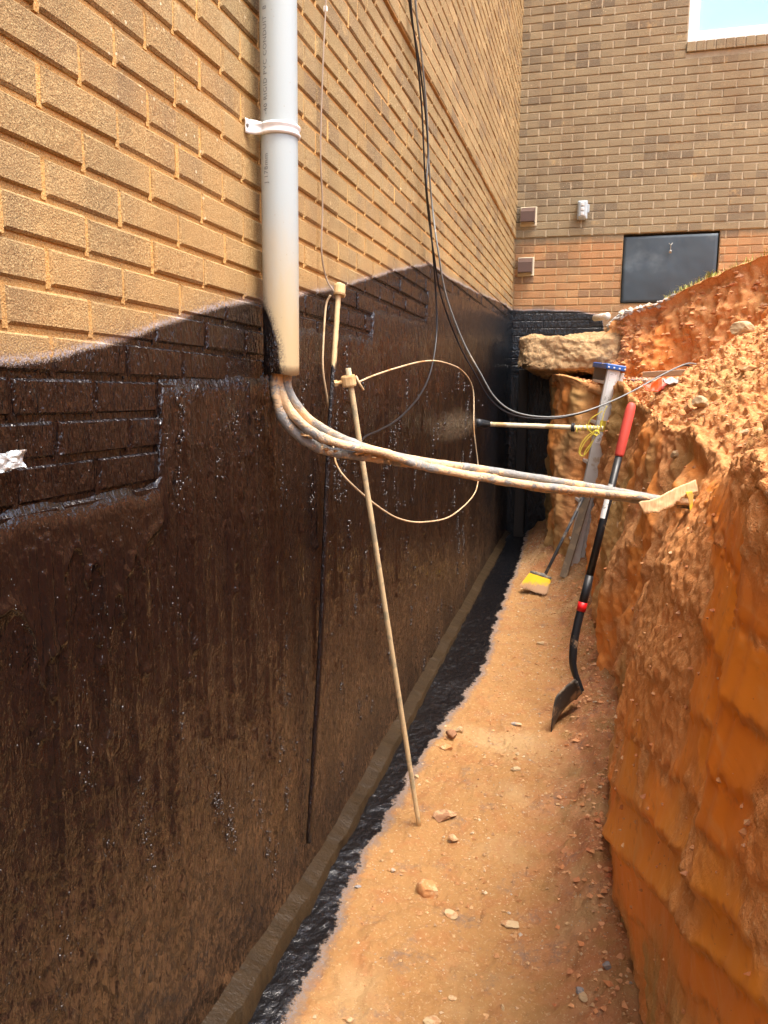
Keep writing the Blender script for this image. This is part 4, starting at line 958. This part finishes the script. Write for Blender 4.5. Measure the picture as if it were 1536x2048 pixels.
# ------------------------------------------------------------------ broom
hd = floorpt(1070, 1188); br = empty('broom', tuple(hd), 'broom with dark handle and yellow bristles resting on the trench floor', 'broom')
Bh = atY(1086, 1158, 5.66); Bt = atY(1178, 972, 5.95); ax = (Bt-Bh)/np.linalg.norm(Bt-Bh)
mb = MB(); tube(mb, [Bh, Bt], .0115, 10); mb.build('handle', plain('grey_handle', (.07, .08, .09), .45, dirt=(.3, .25, .2)), br, True)
cl_, cr_ = atY(1061, 1145, 5.64), atY(1102, 1158, 5.60); bl_, br_ = atY(1043, 1171, 5.58), atY(1092, 1189, 5.52)
Wv = cr_-cl_
mb = MB(); tube(mb, [cl_, (cl_+cr_)/2+np.array([0, 0, .006]), cr_], .014, 8); tube(mb, [(cl_+cr_)/2, Bh+ax*.03], [.024, .014], 10); mb.build('head', plain('grey_head', (.10, .11, .115), .5, dirt=(.35, .28, .2)), br, True)
def bristm():
    m = MT('bristles'); z = m.sep()[2]; n = m.noise(40, 3); f = m.rng(m.ma('ADD', z, m.ma('MULTIPLY', n, .05)), float(bl_[2])+.035, float(bl_[2])+.065)
    return m.done(m.bsdf(m.mix(f, (.50, .30, .17), (.82, .52, .02)), .6))
M_BRI = bristm(); mb = MB()
rr = random.Random(5)
for k in range(520):
    t = rr.random(); d = rr.uniform(-.02, .02); A = cl_+Wv*t+np.array([d*.3, d, 0]); B = bl_+(br_-bl_)*(t+rr.gauss(0, .02))+np.array([d*.6, d*2, rr.uniform(-.004, .014)])
    s_ = np.array([.0018, 0, .0006]); mb.add([A-s_, A+s_, B+s_*1.2, B-s_*1.2, A+np.array([0, .002, 0]), B+np.array([0, .002, 0])], [(0, 1, 2, 3), (1, 4, 5, 2), (4, 0, 3, 5)])
o = mb.build('bristles', M_BRI, br); o['kind'] = 'stuff'

# ------------------------------------------------------------------ concrete lump under the far wall
def conc():
    m = MT('old_concrete'); n = m.noise(9, 5, .65); c = m.mix(n, (.31, .18, .08), (.46, .31, .155)); c = m.mix(m.rng(m.noise(30, 4), .5, .7, 0., .5), c, (.64, .48, .27))
    c = m.mix(m.rng(m.noise(4, 3), .6, .7, 0., .5), c, (.40, .18, .08))
    return m.done(m.bsdf(c, .95, m.bump(m.noise(60, 5, .7), 1., .012)))
nu = 26; me = None
def slab():
    import itertools
    V = []; Fc = []; lo = np.array([.18, 6.50, .19]); hi = np.array([.98, 7.60, .50]); N_ = (90, 70, 40)
    for ax_ in range(3):
        a_, b_ = [i for i in range(3) if i != ax_]
        for s_ in (0, 1):
            A, B = np.meshgrid(np.linspace(0, 1, N_[a_]), np.linspace(0, 1, N_[b_]), indexing='ij'); P = np.zeros((A.size, 3)); P[:, ax_] = s_; P[:, a_] = A.ravel(); P[:, b_] = B.ravel()
            q = gridq(N_[a_], N_[b_])+len(V)
            V += P.tolist(); Fc += q.tolist()
    V = np.array(V); c = V-.5
    r = .5; k = np.abs(c)*2; e = (np.clip(k-.72, 0, 1)/.28); ln = np.sqrt((e**2).sum(1)); f = np.where(ln > 1, (ln-1)*.28, 0)
    c = c*(1-f[:, None]*.75)
    W_ = lo+(c+.5)*(hi-lo)
    W_[:, 2] += .05*sst(.42, .22, W_[:, 0])*(W_[:, 2] < .25)
    d = c/np.linalg.norm(c, axis=1)[:, None]; W_ = W_+d*(.085*fbm(W_, 4.0, 6, 2, .62)+.016*(.5-worley(W_*22, 3)))[:, None]
    return npmesh('slab', W_, np.array(Fc))
o = link('concrete_slab', slab(), conc()); tag(o, 'rough tan slab of old concrete jutting over the dark end of the trench', 'concrete slab')
def dkw():
    m = MT('gap_shade_boards'); return m.done(m.bsdf(m.mix(m.noise(12, 3, stretch=(1, 1, .2)), (.008, .006, .005), (.03, .02, .012)), .6))  # timber colour darkened to deepen the shade in the gap
MB().box((.10, 7.40, -1.3), (.19, 7.43, .25), bev=.004).build('timber_post', dkw()); tag(bpy.data.objects['timber_post'], 'dim upright timber in the black gap under the concrete slab', 'post')

# ------------------------------------------------------------------ small things on the shelf and banks
M_ORG = plain('orange_plastic', (.85, .07, .01), .4, dirt=(.7, .5, .3), dlo=.58, dhi=.68); M_PALE = plain('pale_scrap', (.66, .64, .60), .5, dirt=(.5, .4, .3))
def scrap(name, c, sx, sy, sz, mat, label, cat, rz=0., sd=0, tilt=(0, 0)):
    V = []; n_ = 9
    for i in range(n_):
        for j in range(n_):
            u, v = i/(n_-1)*2-1, j/(n_-1)*2-1; k_ = 1-.25*abs(u)*abs(v)
            V.append((u*sx*k_, v*sy*k_, 0))
    V = np.array(V); V[:, 2] = sz*(fbm(V+c[0]*3, 1/max(sx, .02)*1.3, 3, sd))+V[:, 0]*tilt[0]+V[:, 1]*tilt[1]
    ca, sa = math.cos(rz), math.sin(rz); V = np.stack([V[:, 0]*ca-V[:, 1]*sa, V[:, 0]*sa+V[:, 1]*ca, V[:, 2]], 1)+np.array(c)
    o = link(name, npmesh(name, V, gridq(n_, n_), False), mat); s_ = o.modifiers.new('t', 'SOLIDIFY'); s_.thickness = .003; return tag(o, label, cat)
A = atY(1303, 741, 5.75); B = atY(1372, 728, 5.35); Mb = frame(A, (0, 0, 1), B-A)
tag(MB().box((-.05, -.04, -.045), (float(np.linalg.norm(B-A))+.1, .04, -.008), Mb, .003).build('board', plain('pale_board', (.58, .46, .34), .8, bumpsc=60)), 'pale pinkish board lying on the shelf behind the ladder', 'board')
# vertical stakes / pale pipe stubs in the far cut
cutp = lambda x, y, Y: atY(x, y, Y)
# grey white conduit stub lying at the end of the black coating on the far wall
A = atY(1190, 636, 7.50); B = atY(1216, 632, 7.35); mb = MB(); tube(mb, [A, B], .030, 14); tag(mb.build('pipe_stub', M_PALE, None, True), 'short pale pipe stub at the end of the black coating on the far wall', 'pipe')
# crumpled foil on the near wall at the left edge
V = []; n_ = 14
for i in range(n_):
    for j in range(n_):
        u, v = i/(n_-1), j/(n_-1); V.append(hit(-22+62*u, 903+(v*40)*(1-.15*u)+4*math.sin(u*5), 0, .016))
V = np.array(V); V[:, 0] += .012*fbm(V, 60, 3, 4)+.006
mf = MT('foil'); M_FOIL = mf.done(mf.bsdf((.70, .78, .80), .25, mf.bump(mf.noise(60, 3, dist=1.), .8, .006), metal=.55))
o = link('foil_patch', npmesh('foil_patch', V, gridq(n_, n_), False), M_FOIL); s_ = o.modifiers.new('t', 'SOLIDIFY'); s_.thickness = .002
tag(o, 'crumpled silver foil stuck on the black coated bricks at the left edge', 'foil')

# rocks one can point to
ICO = None
def rock(name, c, r, mat, label, cat='rock', sq=(1.2, 1, .75), sd=0, group=None, rz=0.):
    global ICO
    if ICO is None:
        import bmesh
        bm = bmesh.new(); bmesh.ops.create_icosphere(bm, subdivisions=4, radius=1); ICO = (np.array([v.co[:] for v in bm.verts]), [[v.index for v in f.verts] for f in bm.faces]); bm.free()
    V, Fc = ICO; g_ = np.random.default_rng(sd); W_ = V.copy()
    for k in range(11):                                  # facets: cut by random planes
        nrm = g_.normal(size=3); nrm /= np.linalg.norm(nrm); h = g_.uniform(.55, .85); dd = W_@nrm; W_ = W_-np.maximum(dd-h, 0)[:, None]*nrm
    W_ = W_*(1+.10*fbm(V+sd, 3, 3, sd))[:, None]*np.array(sq)*r; ca, sa = math.cos(rz), math.sin(rz)
    W_ = np.stack([W_[:, 0]*ca-W_[:, 1]*sa, W_[:, 0]*sa+W_[:, 1]*ca, W_[:, 2]], 1)+np.array(c)
    return tag(link(name, npmesh(name, W_, np.array(Fc), False), mat), label, cat, group)
M_R1 = plain('orange_rock', (.46, .215, .08), .92, dirt=(.52, .33, .17), dsc=30, bumpsc=130, st=.9); M_R2 = plain('tan_rock', (.50, .37, .21), .9, dirt=(.38, .20, .09), dsc=26, bumpsc=130, st=.9)
M_R3 = plain('grey_rock', (.26, .25, .25), .85, dirt=(.5, .36, .22), dsc=26, bumpsc=130, st=.7); M_R4 = plain('brown_rock', (.28, .14, .07), .9, dirt=(.46, .30, .16), dsc=20, bumpsc=130, st=.9)
RK = [(857, 1782, 27, M_R1, 'large orange clay rock on the near trench floor', (1.0, .9, .85)), (886, 1637, 24, M_R4, 'long brown rock beside the foot of the leaning rod', (1.35, .7, .5)),
      (903, 1476, 15, M_R4, 'larger brown rock of the heap by the coating edge past the rod', (1, .9, .8)), (892, 1497, 13, M_R1, 'orange rock lowest in the heap by the coating edge', (1.2, .9, .7)), (918, 1466, 9, M_R2, 'small tan rock at the top of the heap by the coating edge', (1, 1, .8)),
      (906, 1683, 11, M_R2, 'pale rock just below the long brown rock', (1.1, 1, .8)), (902, 1832, 13, M_R2, 'flat pale rock below the large orange rock', (1.3, .9, .6)), (833, 1555, 6, M_R2, 'small white chip touching the leaning rod', (1, 1, .8)),
      (783, 1703, 6, M_R2, 'small pale pebble left of the leaning rod foot', (1, 1, .8)), (787, 1740, 7, M_R3, 'grey pebble in line below the rod foot', (1, 1, .8)), (716, 1773, 7, M_R3, 'grey pebble close to the coating edge', (1.2, 1, .7)),
      (1022, 1848, 15, M_R2, 'broad flat pale stone in the middle of the near floor', (1.5, .8, .4)), (1005, 2018, 9, M_R2, 'white elongated pebble at the bottom of the picture', (.6, 1.2, .7)), (1160, 2010, 12, M_R3, 'dark grey stone near the bottom right of the floor', (1.1, 1, .7)),
      (1212, 1995, 11, M_R3, 'bluish grey stone nearest the foot of the bank', (1.1, 1, .8)), (1165, 2030, 11, M_R2, 'pale yellow stone under the dark grey stone', (.9, 1.2, .7)), (1030, 1546, 9, M_R2, 'pale stone up the floor past the rod', (1.3, .9, .5)),
      (1033, 1452, 9, M_R3, 'pale grey flat stone left of the shovel tip', (1.3, .9, .5)), (1085, 1290, 9, M_R2, 'flat tan stone beside the shovel shaft', (1.5, .8, .4)), (1255, 1560, 13, M_R4, 'dark clod stuck at the foot of the bank', (1, 1, 1)),
      (1035, 1512, 5, M_R2, 'tiny pale stone above the pale stone past the rod', (1, 1, .7)), (905, 1990, 8, M_R2, 'small pale stone at the lower middle of the floor', (1.2, 1, .6)), (700, 2030, 9, M_R2, 'pale chip near the lower edge beside the coating', (1.3, 1, .6)), (868, 2040, 16, M_R2, 'wide tan flake cut by the bottom edge', (1.5, 1, .4))]
for i, (x, y, rp, mt_, lab, sq) in enumerate(RK):
    p = floorpt(x, y); r = rp*p[1]/F*1.0; zz = float(zfl(np.array([p[0]]), np.array([p[1]]))[0][0]); rock('rock', (p[0], p[1], zz+r*sq[2]*.45), r, mt_, lab, sq=sq, sd=i+3, rz=random.uniform(-.5, .5))
# rocks on the loose slope: seat on the bank surface along the sight line
bx, by_, bz = project(BP[BSEL]) if False else (None, None, None)
def seat(x, y):
    v = BP-CAM; z = v@fw; X = 768+F*(v@rt)/z; Y = 1024-F*(v@up)/z; m_ = (np.abs(X-x) < 7) & (np.abs(Y-y) < 7) & (z > .3)
    if not m_.any(): return None
    i = np.where(m_)[0]; return BP[i[np.argmin(z[i])]]
scrap('plastic_scrap', seat(1310, 778)+np.array([0, -.04, .032]), .075, .035, .035, M_ORG, 'crumpled orange plastic scrap on the shelf behind the bank crest', 'scrap', sd=2, tilt=(.1, .8))
scrap('paper_scrap', seat(1338, 764)+np.array([0, 0, .018]), .045, .03, .03, plain('wrapper', (.40, .38, .36), .5), 'crumpled pale wrapper beside the orange scrap on the shelf', 'scrap', sd=3, tilt=(0, .5))
for i, (x, y, rp, mt_, lab, sq) in enumerate([(1396, 805, 15, M_R2, 'yellowish blocky stone on the loose slope of the near bank', (1.1, 1, .9)), (1480, 655, 17, M_R2, 'rounded tan clod on the crest of the bank', (1.3, 1, .8)), (1430, 765, 10, M_R1, 'orange clod above the yellowish stone on the slope', (1, 1, 1)), (1482, 862, 7, M_R2, 'small white stone on the loose slope at the right', (1.2, 1, .8)),
        (1372, 815, 12, M_R1, 'orange clod left of the yellowish stone on the slope', (.8, 1, 1.3)), (1500, 735, 13, M_R1, 'brown orange clod at the right edge of the slope', (1.3, 1, .7)), (1345, 905, 11, M_R2, 'tan clod in the hollow above the cloth strip', (1, 1, .8))]):
    p = seat(x, y)
    if p is not None: r = rp*np.linalg.norm(p-CAM)/F; rock('rock', p+np.array([0, 0, r*.2]), r, mt_, lab, sq=sq, sd=i+50)

# loose stuff: pebbles and crumbs
def pebbles(name, C_, R_, mat, label=None):
    O = np.array([(1, 0, 0), (-1, 0, 0), (0, 1, 0), (0, -1, 0), (0, 0, 1), (0, 0, -1)], float); Fo = np.array([(0, 2, 4), (2, 1, 4), (1, 3, 4), (3, 0, 4), (2, 0, 5), (1, 2, 5), (3, 1, 5), (0, 3, 5)])
    n_ = len(C_); s_ = RNG.uniform(.55, 1.35, (n_, 6, 3)); A = RNG.uniform(0, 6.28, n_); O3 = O[None]*s_+RNG.uniform(-.25, .25, (n_, 6, 3)); ca, sa = np.cos(A)[:, None], np.sin(A)[:, None]
    X = O3[..., 0]*ca-O3[..., 1]*sa; Y = O3[..., 0]*sa+O3[..., 1]*ca; V = np.stack([X*1.15, Y, O3[..., 2]*.75], -1)*R_[:, None, None]+C_[:, None, :]
    Q = (Fo[None]+(np.arange(n_)*6)[:, None, None]).reshape(-1, 3); o = link(name, npmesh(name, V.reshape(-1, 3), Q, False), mat); return tag(o, label, None, None, 'stuff')
def pebm(name, ramp_):
    m = MT(name); x = m.n('NewGeometry').outputs['Random Per Island']; c = m.ramp(x, ramp_); return m.done(m.bsdf(c, .9, m.bump(m.noise(150, 3), .6)))
M_PEB = pebm('pebble_mix', [(0, (.46, .25, .11)), (.35, (.36, .16, .06)), (.6, (.52, .33, .16)), (.85, (.33, .19, .10)), (.96, (.58, .46, .30)), (1, (.26, .23, .21))])
M_CRM = pebm('crumb_mix', [(0, (.62, .32, .14)), (.35, (.52, .21, .08)), (.7, (.68, .40, .20)), (.92, (.44, .15, .06)), (1, (.74, .54, .32))])
M_GRV = pebm('gravel_mix', [(0, (.30, .30, .29)), (.4, (.48, .46, .43)), (.7, (.62, .60, .55)), (1, (.40, .30, .20))])
n_ = 15000; yy = .95+RNG.random(n_)**1.5*6.2; t = RNG.random(n_); t = np.where(RNG.random(n_) < .45, 1-t**2*.6, t); xx = .03+(xfoot(yy)-.0)*t; cx = np.interp(yy, [c[0] for c in COATX], [c[1] for c in COATX]); k = (xx > cx+.02)
xx, yy = xx[k], yy[k]; zz = zfl(xx, yy)[0]; rr_ = .0009+.0055*RNG.random(len(xx))**8+.0006*yy; pebbles('pebbles', np.stack([xx, yy, zz+rr_*.3], 1), rr_, M_PEB, 'small stones and crumbs strewn over the trench floor')
ii = RNG.choice(BSEL, 26000); C_ = BP[ii]; k = C_[:, 1] < 6.6; C_ = C_[k]; rr_ = .0015+.010*RNG.random(len(C_))**6+.0008*C_[:, 1]; pebbles('clay_crumbs', C_, rr_, M_CRM, 'crumbs of clay lying loose on the bank slope')
i2 = np.where((CT > .98) & (CP[:, 0] < 1.32) & (CP[:, 1] > 6.2))[0]; ii = RNG.choice(i2, 2600); C_ = CP[ii]+RNG.uniform(-.012, .012, (2600, 3)); pebbles('gravel', C_, RNG.uniform(.007, .024, 2600), M_GRV, 'grey gravel on the ground under the steel panel')
i2 = np.where((CT > .15) & (CT < .98) & (CP[:, 0] < 3))[0]; ii = RNG.choice(i2, 3000); C_ = CP[ii]; pebbles('cut_stones', C_, .005+.024*RNG.random(3000)**6, M_CRM, 'stones sticking out of the far cut face')
i2 = np.where((BT[1] < .96) & (BT[0] > .6) & (BT[0] < 6) & (BT[1] > .1))[0]; ii = RNG.choice(i2, 1500); C_ = BP[ii]; pebbles('bank_stones', C_, (.0012+.009*RNG.random(1500)**6)*(.4+.3*C_[:, 1]), M_CRM, 'small stones and crumbs sticking to the cut face of the bank')
n_ = 1500; yy = 1+RNG.random(n_)**1.2*5; xx = xfoot(yy)-np.abs(RNG.normal(0, .07, n_))-.01; zz = zfl(xx, yy)[0]; rr_ = .002+.012*RNG.random(n_)**6; pebbles('toe_clods', np.stack([xx, yy, zz+rr_*.4], 1), rr_, M_CRM, 'loose clods fallen along the foot of the bank')
# debris chips on the shelf
M_CHIP = pebm('chips', [(0, (.42, .38, .33)), (.35, (.45, .26, .14)), (.7, (.50, .22, .10)), (.9, (.22, .24, .34)), (1, (.55, .36, .22))])
n_ = 130; C_ = np.stack([RNG.uniform(.98, 1.45, n_), RNG.uniform(5.0, 6.1, n_), np.zeros(n_)], 1); C_[:, 2] = np.interp(C_[:, 1], [5, 6, 7.65], [.09, .13, .16])+.01; pebbles('rubble_chips', C_, RNG.uniform(.006, .02, n_), M_CHIP, 'chips of rubble and litter on the shelf behind the ladder')
# grass tufts along the top of the far cut
M_GRS = plain('dry_green_grass', (.30, .34, .06), .6, dirt=(.60, .52, .22), dsc=20)
mb = MB(); rr = random.Random(9)
i2 = np.where((CT > .97) & (CT < 1.12) & (CP[:, 0] > 1.25) & (CP[:, 0] < 2.6))[0]
for k in range(420):
    c = CP[rr.choice(i2)] if k % 3 else CP[rr.choice(i2[(CP[i2][:, 0] < 1.6)])]; h = rr.uniform(.02, .06); a = rr.uniform(0, 6.3); d = np.array([math.cos(a), math.sin(a), 0]); s_ = np.array([-d[1], d[0], 0])*.0025
    b = c+d*h*.4+np.array([0, 0, h*.7]); e = c+d*h*1.1+np.array([0, 0, h*.8]); mb.add([c-s_, c+s_, b+s_*.7, b-s_*.7, e], [(0, 1, 2, 3), (3, 2, 4)])
o = mb.build('grass', M_GRS); tag(o, 'thin yellow green grass along the top of the far cut', None, None, 'stuff')
